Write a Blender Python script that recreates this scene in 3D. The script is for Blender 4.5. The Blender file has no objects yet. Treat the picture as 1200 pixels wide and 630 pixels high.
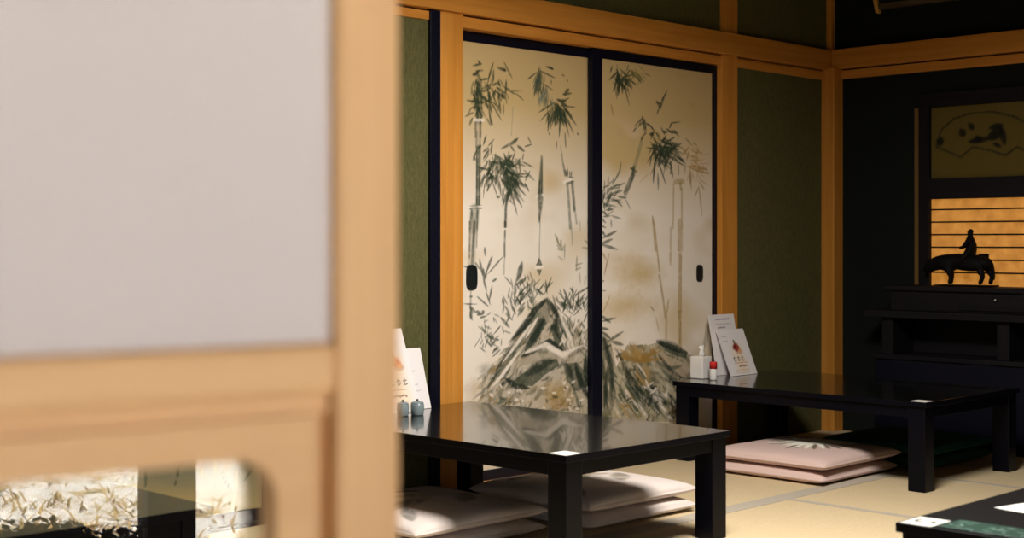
import bpy, bmesh, math, random
import numpy as np
from mathutils import Vector, Matrix
random.seed(7)
rng = np.random.default_rng(7)
S = bpy.context.scene
COL = S.collection

# ------------------------------------------------------------------ camera
F, HY = 1685.0, 284.0
CX, CY, CZ = -6.335, -4.0, 0.95
_n = math.hypot(1670, 1685)
SA, CA = 1670 / _n, 1685 / _n
RIGHT, FWD = (SA, -CA), (CA, SA)
cam = bpy.data.cameras.new('camera')
cam_o = bpy.data.objects.new('camera', cam)
COL.objects.link(cam_o)
cam.sensor_width = 36.0
cam.lens = F / 1200 * 36
cam.shift_y = -(315 - HY) / 1200
cam.clip_start = 0.05
cam_o.location = (CX, CY, CZ)
cam_o.rotation_euler = (math.radians(90), 0, math.atan2(FWD[1], FWD[0]) - math.pi / 2)
cam.dof.use_dof = True
cam.dof.focus_distance = 5.5
cam.dof.aperture_fstop = 4.3
S.camera = cam_o


def on_wall(px, py, y=0.0):
    """where a sight line meets the plane y = const: (x, z)"""
    r = (px - 600) / F
    u = -(py - HY) / F
    dx, dy = FWD[0] + r * RIGHT[0], FWD[1] + r * RIGHT[1]
    t = (y - CY) / dy
    return CX + t * dx, CZ + t * u


def on_side(px, py, x=0.0):
    r = (px - 600) / F
    u = -(py - HY) / F
    dx, dy = FWD[0] + r * RIGHT[0], FWD[1] + r * RIGHT[1]
    t = (x - CX) / dx
    return CY + t * dy, CZ + t * u


# ------------------------------------------------------------------ helpers
def lin(c):
    return tuple(((v / 255) / 12.92 if v / 255 <= 0.04045 else ((v / 255 + 0.055) / 1.055) ** 2.4) for v in c)


def box(bm, x0, x1, y0, y1, z0, z1, bev=0.0, mi=0):
    x0, x1 = min(x0, x1), max(x0, x1)
    y0, y1 = min(y0, y1), max(y0, y1)
    z0, z1 = min(z0, z1), max(z0, z1)
    v = [bm.verts.new((x, y, z)) for x in (x0, x1) for y in (y0, y1) for z in (z0, z1)]
    fs = []
    for q in ((0, 1, 3, 2), (4, 6, 7, 5), (0, 4, 5, 1), (2, 3, 7, 6), (0, 2, 6, 4), (1, 5, 7, 3)):
        f = bm.faces.new([v[i] for i in q])
        f.material_index = mi
        fs.append(f)
    if bev > 0:
        es = list({e for f in fs for e in f.edges})
        bmesh.ops.bevel(bm, geom=es, offset=bev, segments=2, profile=0.5, affect='EDGES')
    return v


def lathe(bm, prof, cx=0, cy=0, n=28, mi=0):
    rings = []
    for r, z in prof:
        if r < 1e-5:
            rings.append([bm.verts.new((cx, cy, z))])
        else:
            rings.append([bm.verts.new((cx + r * math.cos(2 * math.pi * i / n), cy + r * math.sin(2 * math.pi * i / n), z)) for i in range(n)])
    for a, b in zip(rings, rings[1:]):
        for i in range(n):
            j = (i + 1) % n
            if len(a) == 1 and len(b) == 1:
                continue
            if len(a) == 1:
                f = bm.faces.new((a[0], b[j], b[i]))
            elif len(b) == 1:
                f = bm.faces.new((a[i], a[j], b[0]))
            else:
                f = bm.faces.new((a[i], a[j], b[j], b[i]))
            f.smooth = True
            f.material_index = mi


def prism(bm, pts, d0, d1, axis='y', mi=0):
    """extrude a polygon given in the other two axes between d0 and d1"""
    def P(a, b, d):
        return {'y': (a, d, b), 'x': (d, a, b), 'z': (a, b, d)}[axis]
    A = [bm.verts.new(P(a, b, d0)) for a, b in pts]
    B = [bm.verts.new(P(a, b, d1)) for a, b in pts]
    n = len(pts)
    fs = [bm.faces.new(A), bm.faces.new(B[::-1])]
    for i in range(n):
        fs.append(bm.faces.new((A[i], B[i], B[(i + 1) % n], A[(i + 1) % n])))
    for f in fs:
        f.material_index = mi
    bmesh.ops.recalc_face_normals(bm, faces=fs)


def obj(name, bm, mats, parent=None, loc=None):
    me = bpy.data.meshes.new(name)
    if isinstance(bm, bmesh.types.BMesh):
        bmesh.ops.recalc_face_normals(bm, faces=bm.faces)
        bm.to_mesh(me)
        bm.free()
    o = bpy.data.objects.new(name, me)
    COL.objects.link(o)
    for m in (mats if isinstance(mats, (list, tuple)) else [mats]):
        me.materials.append(m)
    if parent:
        o.parent = parent
    if loc:
        o.location = loc
    return o


def B():
    return bmesh.new()


def tag(o, label, cat=None, group=None, kind=None):
    o['label'] = label
    if cat:
        o['category'] = cat
    if group:
        o['group'] = group
    if kind:
        o['kind'] = kind
    return o


def empty(name, loc=(0, 0, 0), rz=0.0):
    e = bpy.data.objects.new(name, None)
    e.empty_display_size = 0.05
    e.location = loc
    e.rotation_euler = (0, 0, rz)
    COL.objects.link(e)
    return e


def copy_tree(o, parent=None):
    c = o.copy()
    COL.objects.link(c)
    if parent:
        c.parent = parent
    for ch in list(o.children):
        copy_tree(ch, c)
    return c


# ------------------------------------------------------------------ materials
def mat(name):
    m = bpy.data.materials.new(name)
    m.use_nodes = True
    nt = m.node_tree
    return m, nt, nt.nodes['Principled BSDF']


def plain(name, c, rough=0.6, spec=0.5, var=0.0, vs=40, metal=0.0, bump=0.0, coat=0.0):
    m, nt, b = mat(name)
    b.inputs['Roughness'].default_value = rough
    b.inputs['Specular IOR Level'].default_value = spec
    b.inputs['Metallic'].default_value = metal
    b.inputs['Coat Weight'].default_value = coat
    b.inputs['Base Color'].default_value = (*c, 1)
    if var or bump:
        tc = nt.nodes.new('ShaderNodeTexCoord')
        no = nt.nodes.new('ShaderNodeTexNoise')
        no.inputs['Scale'].default_value = vs
        no.inputs['Detail'].default_value = 5
        nt.links.new(tc.outputs['Object'], no.inputs['Vector'])
        if var:
            mx = nt.nodes.new('ShaderNodeMix')
            mx.data_type = 'RGBA'
            mx.inputs[6].default_value = (*[v * (1 - var) for v in c], 1)
            mx.inputs[7].default_value = (*[min(1, v * (1 + var)) for v in c], 1)
            nt.links.new(no.outputs['Fac'], mx.inputs[0])
            nt.links.new(mx.outputs[2], b.inputs['Base Color'])
        if bump:
            bp = nt.nodes.new('ShaderNodeBump')
            bp.inputs['Strength'].default_value = bump
            bp.inputs['Distance'].default_value = 0.002
            nt.links.new(no.outputs['Fac'], bp.inputs['Height'])
            nt.links.new(bp.outputs['Normal'], b.inputs['Normal'])
    return m


def wood(name, c0, c1, axis='z', rough=0.42, scale=1.0, spec=0.35):
    m, nt, b = mat(name)
    tc = nt.nodes.new('ShaderNodeTexCoord')
    mp = nt.nodes.new('ShaderNodeMapping')
    s = [26 * scale] * 3
    s['xyz'.index(axis)] = 0.9 * scale
    mp.inputs['Scale'].default_value = s
    no = nt.nodes.new('ShaderNodeTexNoise')
    no.inputs['Scale'].default_value = 1.6
    no.inputs['Detail'].default_value = 6
    no.inputs['Distortion'].default_value = 0.6
    rp = nt.nodes.new('ShaderNodeValToRGB')
    rp.color_ramp.elements[0].position = 0.3
    rp.color_ramp.elements[1].position = 0.7
    rp.color_ramp.elements[0].color = (*c0, 1)
    rp.color_ramp.elements[1].color = (*c1, 1)
    nt.links.new(tc.outputs['Object'], mp.inputs['Vector'])
    nt.links.new(mp.outputs['Vector'], no.inputs['Vector'])
    nt.links.new(no.outputs['Fac'], rp.inputs['Fac'])
    nt.links.new(rp.outputs['Color'], b.inputs['Base Color'])
    b.inputs['Roughness'].default_value = rough
    b.inputs['Specular IOR Level'].default_value = spec
    bp = nt.nodes.new('ShaderNodeBump')
    bp.inputs['Strength'].default_value = 0.08
    bp.inputs['Distance'].default_value = 0.002
    nt.links.new(no.outputs['Fac'], bp.inputs['Height'])
    nt.links.new(bp.outputs['Normal'], b.inputs['Normal'])
    return m


def weave(name, c, axis_scale, rough=0.85, var=0.25, bump=0.3, spec=0.2):
    """cloth / rush / sanded wall: stretched noise in two directions"""
    m, nt, b = mat(name)
    tc = nt.nodes.new('ShaderNodeTexCoord')
    outs = []
    for sc in axis_scale:
        mp = nt.nodes.new('ShaderNodeMapping')
        mp.inputs['Scale'].default_value = sc
        no = nt.nodes.new('ShaderNodeTexNoise')
        no.inputs['Scale'].default_value = 1.0
        no.inputs['Detail'].default_value = 3
        nt.links.new(tc.outputs['Object'], mp.inputs['Vector'])
        nt.links.new(mp.outputs['Vector'], no.inputs['Vector'])
        outs.append(no.outputs['Fac'])
    f = outs[0]
    for o2 in outs[1:]:
        a = nt.nodes.new('ShaderNodeMath')
        a.operation = 'ADD'
        nt.links.new(f, a.inputs[0])
        nt.links.new(o2, a.inputs[1])
        f = a.outputs[0]
    mr = nt.nodes.new('ShaderNodeMapRange')
    k = len(outs)
    mr.inputs[1].default_value = 0.32 * k
    mr.inputs[2].default_value = 0.68 * k
    nt.links.new(f, mr.inputs[0])
    mx = nt.nodes.new('ShaderNodeMix')
    mx.data_type = 'RGBA'
    mx.inputs[6].default_value = (*[v * (1 - var) for v in c], 1)
    mx.inputs[7].default_value = (*[min(1, v * (1 + var)) for v in c], 1)
    nt.links.new(mr.outputs[0], mx.inputs[0])
    nt.links.new(mx.outputs[2], b.inputs['Base Color'])
    b.inputs['Roughness'].default_value = rough
    b.inputs['Specular IOR Level'].default_value = spec
    bp = nt.nodes.new('ShaderNodeBump')
    bp.inputs['Strength'].default_value = bump
    bp.inputs['Distance'].default_value = 0.001
    nt.links.new(f, bp.inputs['Height'])
    nt.links.new(bp.outputs['Normal'], b.inputs['Normal'])
    return m


def painted(name, rough=0.8, spec=0.2, weave_bump=0.0):
    """pigment stored per vertex by the brush below"""
    m, nt, b = mat(name)
    at = nt.nodes.new('ShaderNodeAttribute')
    at.attribute_name = 'pigment'
    nt.links.new(at.outputs['Color'], b.inputs['Base Color'])
    b.inputs['Roughness'].default_value = rough
    b.inputs['Specular IOR Level'].default_value = spec
    if weave_bump:
        tc = nt.nodes.new('ShaderNodeTexCoord')
        no = nt.nodes.new('ShaderNodeTexNoise')
        no.inputs['Scale'].default_value = 260
        nt.links.new(tc.outputs['Object'], no.inputs['Vector'])
        bp = nt.nodes.new('ShaderNodeBump')
        bp.inputs['Strength'].default_value = weave_bump
        bp.inputs['Distance'].default_value = 0.001
        nt.links.new(no.outputs['Fac'], bp.inputs['Height'])
        nt.links.new(bp.outputs['Normal'], b.inputs['Normal'])
    return m


WOOD0, WOOD1 = (0.50, 0.20, 0.029), (0.62, 0.268, 0.050)
M = {
    'wood_x': wood('hinoki_x', WOOD0, WOOD1, 'x'),
    'wood_y': wood('hinoki_y', WOOD0, WOOD1, 'y'),
    'wood_z': wood('hinoki_z', WOOD0, WOOD1, 'z'),
    'door_x': wood('pale_wood_x', (0.63, 0.38, 0.18), (0.69, 0.43, 0.21), 'x', rough=0.5),
    'door_z': wood('pale_wood_z', (0.63, 0.38, 0.18), (0.69, 0.43, 0.21), 'z', rough=0.5),
    'dark_z': wood('dark_wood_z', (0.005, 0.0042, 0.006), (0.009, 0.007, 0.010), 'z', rough=0.6, spec=0.15),
    'dark_y': wood('dark_wood_y', (0.005, 0.0042, 0.0065), (0.010, 0.008, 0.011), 'y', rough=0.6, spec=0.15),
    'old_z': wood('old_wood_z', (0.13, 0.07, 0.018), (0.18, 0.10, 0.028), 'z'),
    'floor_wood': wood('floor_boards', (0.20, 0.11, 0.05), (0.26, 0.15, 0.07), 'x', rough=0.35),
    'ceil_wood': wood('ceiling_boards', (0.07, 0.045, 0.025), (0.10, 0.06, 0.03), 'x', rough=0.6),
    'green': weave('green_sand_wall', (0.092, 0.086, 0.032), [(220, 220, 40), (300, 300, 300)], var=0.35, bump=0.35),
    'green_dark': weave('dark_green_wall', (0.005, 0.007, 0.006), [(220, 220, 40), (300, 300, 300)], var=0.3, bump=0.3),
    'plaster': plain('plaster', (0.30, 0.27, 0.2), 0.9, 0.2, 0.1, 30),
    'lacquer': plain('black_lacquer', (0.004, 0.0052, 0.005), 0.17, 0.9, coat=0.5),
    'dull_black': plain('dull_black_top', (0.003, 0.0032, 0.0045), 0.5, 0.12),
    'lacquer_frame': plain('black_lacquer_frame', (0.003, 0.0036, 0.011), 0.4, 0.22),
    'lacquer_side': plain('black_lacquer_side', (0.0022, 0.0022, 0.005), 0.3, 0.10),
    'tatami': weave('tatami_rush', (0.57, 0.45, 0.285), [(8, 420, 8), (60, 200, 60)], var=0.12, bump=0.3, spec=0.25),
    'heri': weave('tatami_border', (0.42, 0.37, 0.31), [(300, 300, 300)], var=0.15, bump=0.2),
    'white': plain('white_card', (0.80, 0.77, 0.78), 0.5, 0.4),
    'white_plastic': plain('white_plastic', (0.78, 0.76, 0.75), 0.35, 0.5),
    'tissue': plain('white_tissue', (0.80, 0.78, 0.76), 0.9, 0.1),
    'red': plain('red_plastic', (0.55, 0.02, 0.02), 0.35, 0.5),
    'sticker': plain('white_sticker', (0.72, 0.70, 0.68), 0.5, 0.4),
    'ink': plain('sticker_ink', (0.03, 0.03, 0.035), 0.6, 0.3),
    'pot': plain('celadon_glaze', (0.20, 0.25, 0.27), 0.25, 0.5, 0.2, 60),
    'pot_knob': plain('brown_glaze', (0.05, 0.035, 0.03), 0.3, 0.5),
    'iron': plain('black_iron', (0.006, 0.010, 0.012), 0.4, 0.5),
    'gold': plain('gilt_wood', (0.55, 0.30, 0.06), 0.35, 0.5),
    'brown': plain('brown_lacquer', (0.06, 0.035, 0.014), 0.4, 0.4),
    'backlit_figure': plain('backlit_black_figure', (0.003, 0.0026, 0.0034), 0.7, 0.15, 0.2, 60),  # backlit shade of the ox and rider put into a near-black colour
    'metal': plain('dull_metal', (0.35, 0.34, 0.33), 0.35, 0.5, metal=0.9),
    'zabuton_green': weave('dark_green_cloth', (0.018, 0.095, 0.075), [(300, 60, 300), (60, 300, 60)], var=0.35, bump=0.4),
    'pig_paper': painted('painted_paper', 0.75, 0.2),
    'pig_cloth': painted('printed_cloth', 0.85, 0.15, 0.5),
    'pig_card': painted('printed_card', 0.45, 0.4),
    
    'dry_grass': plain('dry_grass', (0.50, 0.36, 0.17), 0.9, 0.1, 0.35, 7),
    'hedge': plain('hedge_leaf', (0.008, 0.026, 0.020), 0.9, 0.0, 0.4, 20),
}

# shoji paper: thin, lets a little light through
m, nt, b = mat('shoji_paper')
b.inputs['Base Color'].default_value = (0.70, 0.655, 0.665, 1)
b.inputs['Roughness'].default_value = 0.9
b.inputs['Specular IOR Level'].default_value = 0.1
tr = nt.nodes.new('ShaderNodeBsdfTranslucent')
tr.inputs['Color'].default_value = (0.7, 0.66, 0.66, 1)
mx = nt.nodes.new('ShaderNodeMixShader')
mx.inputs[0].default_value = 0.15
nt.links.new(b.outputs[0], mx.inputs[1])
nt.links.new(tr.outputs[0], mx.inputs[2])
nt.links.new(mx.outputs[0], nt.nodes['Material Output'].inputs['Surface'])
M['shoji'] = m

# bright garden ground: pale gravel with patches of ochre litter and moss
m, nt, b = mat('pale_gravel')
tc = nt.nodes.new('ShaderNodeTexCoord')
no = nt.nodes.new('ShaderNodeTexNoise')
no.inputs['Scale'].default_value = 2.95
no.inputs['Detail'].default_value = 8
no.inputs['Roughness'].default_value = 0.68
rp = nt.nodes.new('ShaderNodeValToRGB')
cr = rp.color_ramp
cr.elements[0].position = 0.30; cr.elements[0].color = (0.16, 0.16, 0.11, 1)
cr.elements[1].position = 0.62; cr.elements[1].color = (0.84, 0.81, 0.78, 1)
e = cr.elements.new(0.37); e.color = (0.52, 0.40, 0.22, 1)
e = cr.elements.new(0.45); e.color = (0.80, 0.76, 0.71, 1)
nt.links.new(tc.outputs['Object'], no.inputs['Vector'])
nt.links.new(no.outputs['Fac'], rp.inputs['Fac'])
nt.links.new(rp.outputs['Color'], b.inputs['Base Color'])
b.inputs['Roughness'].default_value = 0.9
b.inputs['Specular IOR Level'].default_value = 0.1
M['gravel'] = m

# window glass: clear with a Fresnel reflection
m = bpy.data.materials.new('pane_glass')
m.use_nodes = True
nt = m.node_tree
nt.nodes.remove(nt.nodes['Principled BSDF'])
t_ = nt.nodes.new('ShaderNodeBsdfTransparent')
t_.inputs['Color'].default_value = (0.97, 0.98, 0.97, 1)
g_ = nt.nodes.new('ShaderNodeBsdfGlossy')
g_.inputs['Roughness'].default_value = 0.0
fr = nt.nodes.new('ShaderNodeFresnel')
fr.inputs['IOR'].default_value = 1.5
mx = nt.nodes.new('ShaderNodeMixShader')
nt.links.new(fr.outputs[0], mx.inputs[0])
nt.links.new(t_.outputs[0], mx.inputs[1])
nt.links.new(g_.outputs[0], mx.inputs[2])
nt.links.new(mx.outputs[0], nt.nodes['Material Output'].inputs['Surface'])
M['glass'] = m

# orange paper of the small lit window
m, nt, b = mat('lit_paper')
tc = nt.nodes.new('ShaderNodeTexCoord')
no = nt.nodes.new('ShaderNodeTexNoise')
no.inputs['Scale'].default_value = 22
no.inputs['Detail'].default_value = 6
rp = nt.nodes.new('ShaderNodeValToRGB')
rp.color_ramp.elements[0].position = 0.3
rp.color_ramp.elements[1].position = 0.72
rp.color_ramp.elements[0].color = (0.34, 0.125, 0.016, 1)
rp.color_ramp.elements[1].color = (0.54, 0.225, 0.040, 1)
nt.links.new(tc.outputs['Object'], no.inputs['Vector'])
nt.links.new(no.outputs['Fac'], rp.inputs['Fac'])
nt.links.new(rp.outputs['Color'], b.inputs['Emission Color'])
b.inputs['Emission Strength'].default_value = 0.95
b.inputs['Base Color'].default_value = (0.3, 0.15, 0.05, 1)
b.inputs['Roughness'].default_value = 0.9
M['lit_paper'] = m


# ------------------------------------------------------------------ brush
def vnoise(ny, nx, cy, cx):
    """smooth value noise, cy x cx cells"""
    cy, cx = max(1, int(cy)), max(1, int(cx))
    g = rng.random((cy + 2, cx + 2))
    yy = np.linspace(0, cy, ny)
    xx = np.linspace(0, cx, nx)
    y0 = yy.astype(int); x0 = xx.astype(int)
    fy = yy - y0; fx = xx - x0
    fy = fy * fy * (3 - 2 * fy); fx = fx * fx * (3 - 2 * fx)
    fy = fy[:, None]; fx = fx[None, :]
    a = g[y0][:, x0]; b_ = g[y0][:, x0 + 1]; c = g[y0 + 1][:, x0]; d = g[y0 + 1][:, x0 + 1]
    return (a * (1 - fx) + b_ * fx) * (1 - fy) + (c * (1 - fx) + d * fx) * fy


class Canvas:
    """a sheet W x H metres, one colour per grid vertex"""
    def __init__(s, W, H, nx, base):
        s.W, s.H = W, H
        s.nx = nx
        s.ny = int(round(nx * H / W))
        s.c = np.zeros((s.ny, s.nx, 3)) + np.array(base)
        s.us = np.linspace(0, W, s.nx)
        s.vs = np.linspace(0, H, s.ny)
        s.grain = 0.5 * vnoise(s.ny, s.nx, s.ny / 3, s.nx / 3) + 0.5 * vnoise(s.ny, s.nx, s.ny / 8, s.nx / 8)

    def put(s, sl, a, col):
        a = a[..., None]
        s.c[sl] = s.c[sl] * (1 - a) + np.array(col) * a

    def stroke(s, pts, w, col, op=0.9, prof='leaf', dry=0.35, soft=None):
        pts = np.array(pts, float)
        soft = soft if soft else max(0.35 * w, 0.0022)
        pad = w + soft
        u0, v0 = pts.min(0) - pad
        u1, v1 = pts.max(0) + pad
        i0 = max(0, int(u0 / s.W * (s.nx - 1))); i1 = min(s.nx, int(u1 / s.W * (s.nx - 1)) + 2)
        j0 = max(0, int(v0 / s.H * (s.ny - 1))); j1 = min(s.ny, int(v1 / s.H * (s.ny - 1)) + 2)
        if i1 <= i0 or j1 <= j0:
            return
        U, V = np.meshgrid(s.us[i0:i1], s.vs[j0:j1])
        seg = np.linalg.norm(np.diff(pts, axis=0), axis=1)
        tot = max(seg.sum(), 1e-6)
        best = np.full(U.shape, 1e9); T = np.zeros(U.shape); acc = 0
        for k in range(len(seg)):
            a, d = pts[k], pts[k + 1] - pts[k]
            L2 = max(d @ d, 1e-12)
            t = np.clip(((U - a[0]) * d[0] + (V - a[1]) * d[1]) / L2, 0, 1)
            dist = np.hypot(U - a[0] - t * d[0], V - a[1] - t * d[1])
            b_ = dist < best
            best = np.where(b_, dist, best)
            T = np.where(b_, (acc + t * seg[k]) / tot, T)
            acc += seg[k]
        if prof == 'leaf':
            ww = w * np.clip(np.sin(np.pi * np.clip(0.08 + 0.92 * T, 0, 1)), 0.0, 1) ** 0.7 * 0.5
        elif prof == 'taper':
            ww = w * 0.5 * (0.25 + 0.75 * T)
        else:
            ww = w * 0.5 * np.ones_like(T)
        a = np.clip((ww - best) / soft + 0.5, 0, 1)
        a = a * a * (3 - 2 * a) * op
        g = s.grain[j0:j1, i0:i1]
        a *= np.clip(1 - dry + dry * 2.2 * (g - 0.12), 0, 1)
        s.put((slice(j0, j1), slice(i0, i1)), a, col)

    def blob(s, u, v, ru, rv, col, op=0.5, hard=1.0, rag=0.5):
        i0 = max(0, int((u - 2 * ru) / s.W * (s.nx - 1))); i1 = min(s.nx, int((u + 2 * ru) / s.W * (s.nx - 1)) + 2)
        j0 = max(0, int((v - 2 * rv) / s.H * (s.ny - 1))); j1 = min(s.ny, int((v + 2 * rv) / s.H * (s.ny - 1)) + 2)
        if i1 <= i0 or j1 <= j0:
            return
        U, V = np.meshgrid(s.us[i0:i1], s.vs[j0:j1])
        d = np.sqrt(((U - u) / ru) ** 2 + ((V - v) / rv) ** 2)
        d = d + rag * (s.grain[j0:j1, i0:i1] - 0.5)
        a = np.clip((1 - d) * hard, 0, 1) * op
        s.put((slice(j0, j1), slice(i0, i1)), a, col)

    def poly(s, pts, col, op=0.8, rag=0.3):
        pts = np.array(pts)
        U, V = np.meshgrid(s.us, s.vs)
        ins = np.zeros(U.shape, bool)
        n = len(pts)
        for k in range(n):
            x1, y1 = pts[k]; x2, y2 = pts[(k + 1) % n]
            c = ((y1 > V) != (y2 > V)) & (U < (x2 - x1) * (V - y1) / (y2 - y1 + 1e-12) + x1)
            ins ^= c
        a = ins * op * np.clip(1 - rag + rag * 2 * s.grain, 0, 1)
        s.put((slice(None), slice(None)), a, col)

    def grid_mesh(s, name, fn, mat_, parent=None):
        """fn(U, V) -> xyz arrays"""
        U, V = np.meshgrid(s.us, s.vs)
        co = np.stack(fn(U, V), -1).reshape(-1, 3)
        idx = np.arange(s.nx * s.ny).reshape(s.ny, s.nx)
        q = np.stack([idx[:-1, :-1], idx[:-1, 1:], idx[1:, 1:], idx[1:, :-1]], -1).reshape(-1, 4)
        me = bpy.data.meshes.new(name)
        me.vertices.add(len(co)); me.vertices.foreach_set('co', co.ravel())
        me.loops.add(q.size); me.loops.foreach_set('vertex_index', q.ravel())
        me.polygons.add(len(q))
        me.polygons.foreach_set('loop_start', np.arange(len(q)) * 4)
        me.polygons.foreach_set('loop_total', np.full(len(q), 4))
        me.update(calc_edges=True)
        at = me.color_attributes.new('pigment', 'FLOAT_COLOR', 'POINT')
        rgba = np.ones((s.ny * s.nx, 4)); rgba[:, :3] = np.clip(s.c, 0, 1).reshape(-1, 3)
        at.data.foreach_set('color', rgba.ravel())
        me.materials.append(mat_)
        o = bpy.data.objects.new(name, me)
        COL.objects.link(o)
        if parent:
            o.parent = parent
        return o


INK = lin((38, 52, 36)); INK2 = lin((64, 74, 60)); GREY = lin((112, 116, 100)); PALE = lin((168, 158, 142))
OCH = lin((150, 118, 62)); OCH2 = lin((172, 145, 95)); GOLD = lin((192, 162, 98)); PAPER = lin((231, 221, 211)); PAPER2 = lin((236, 226, 216))
ROCK = lin((116, 110, 96)); DARK = lin((36, 46, 38))


class PanelPainter:
    """brush positions are noted in tiles (origin, zoom) and carried onto the sheet"""
    def __init__(s, cv, x0, z0, y):
        s.cv, s.x0, s.z0, s.y = cv, x0, z0, y
        s.t = (0, 0, 1)

    def tile(s, ox, oy, k):
        s.t = (ox, oy, k)

    def p(s, X, Y):
        x, z = on_wall(s.t[0] + X / s.t[2], s.t[1] + Y / s.t[2], s.y)
        return x - s.x0, z - s.z0

    def L(s, pts, w=10, col=INK, op=0.9, prof='leaf', dry=0.35, soft=None):
        s.cv.stroke([s.p(*q) for q in pts], w / s.t[2] * 0.0052, col, op, prof, dry, soft)

    def many(s, txt, w=11, col=INK, op=0.88, jit=0, **k):
        for item in txt.split(';'):
            n = [float(v) for v in item.split(',')]
            pts = [(n[i], n[i + 1]) for i in range(0, len(n) - 1, 2)]
            ww = n[-1] if len(n) % 2 else w
            cc = np.array(col) * random.uniform(0.8, 1.35)
            s.L(pts, ww * random.uniform(0.85, 1.2), cc, op * random.uniform(0.85, 1.0), **k)

    def fan(s, cx, cy, n, r0, r1, a0, a1, spread, w, col=INK, op=0.8):
        """filler leaves hanging from a spray"""
        for _ in range(int(n * 1.9)):
            x = cx + random.gauss(0, spread[0]); y = cy + random.gauss(0, spread[1])
            a = math.radians(random.uniform(a0, a1)); r = random.uniform(r0, r1)
            cc = np.array(col) * random.uniform(0.85, 1.7)
            s.L([(x, y), (x + r * math.cos(a), y + r * math.sin(a))], w * random.uniform(0.7, 1.2), cc, op * random.uniform(0.7, 1))

    def blob(s, X, Y, rx, ry, col, op=0.5, hard=1.0, rag=0.5):
        u, v = s.p(X, Y)
        s.cv.blob(u, v, rx / s.t[2] * 0.0047, ry / s.t[2] * 0.0037, col, op, hard, rag)

    def poly(s, pts, col, op=0.8, rag=0.3):
        s.cv.poly([s.p(*q) for q in pts], col, op, rag)


def gold_clouds(cv, top=0.9):
    n = 0.6 * vnoise(cv.ny, cv.nx, 9, 3) + 0.4 * vnoise(cv.ny, cv.nx, 22, 7)
    v = (cv.vs / cv.H)[:, None]
    a = np.clip((v - 0.60) / 0.28, 0, 1) * 0.9 + np.clip((n - 0.50) * 2.6, 0, 1) * 0.5 + np.clip((0.10 - v) / 0.1, 0, 1) * 0.4
    cv.put((slice(None), slice(None)), np.clip(a, 0, 0.85), GOLD)


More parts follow.
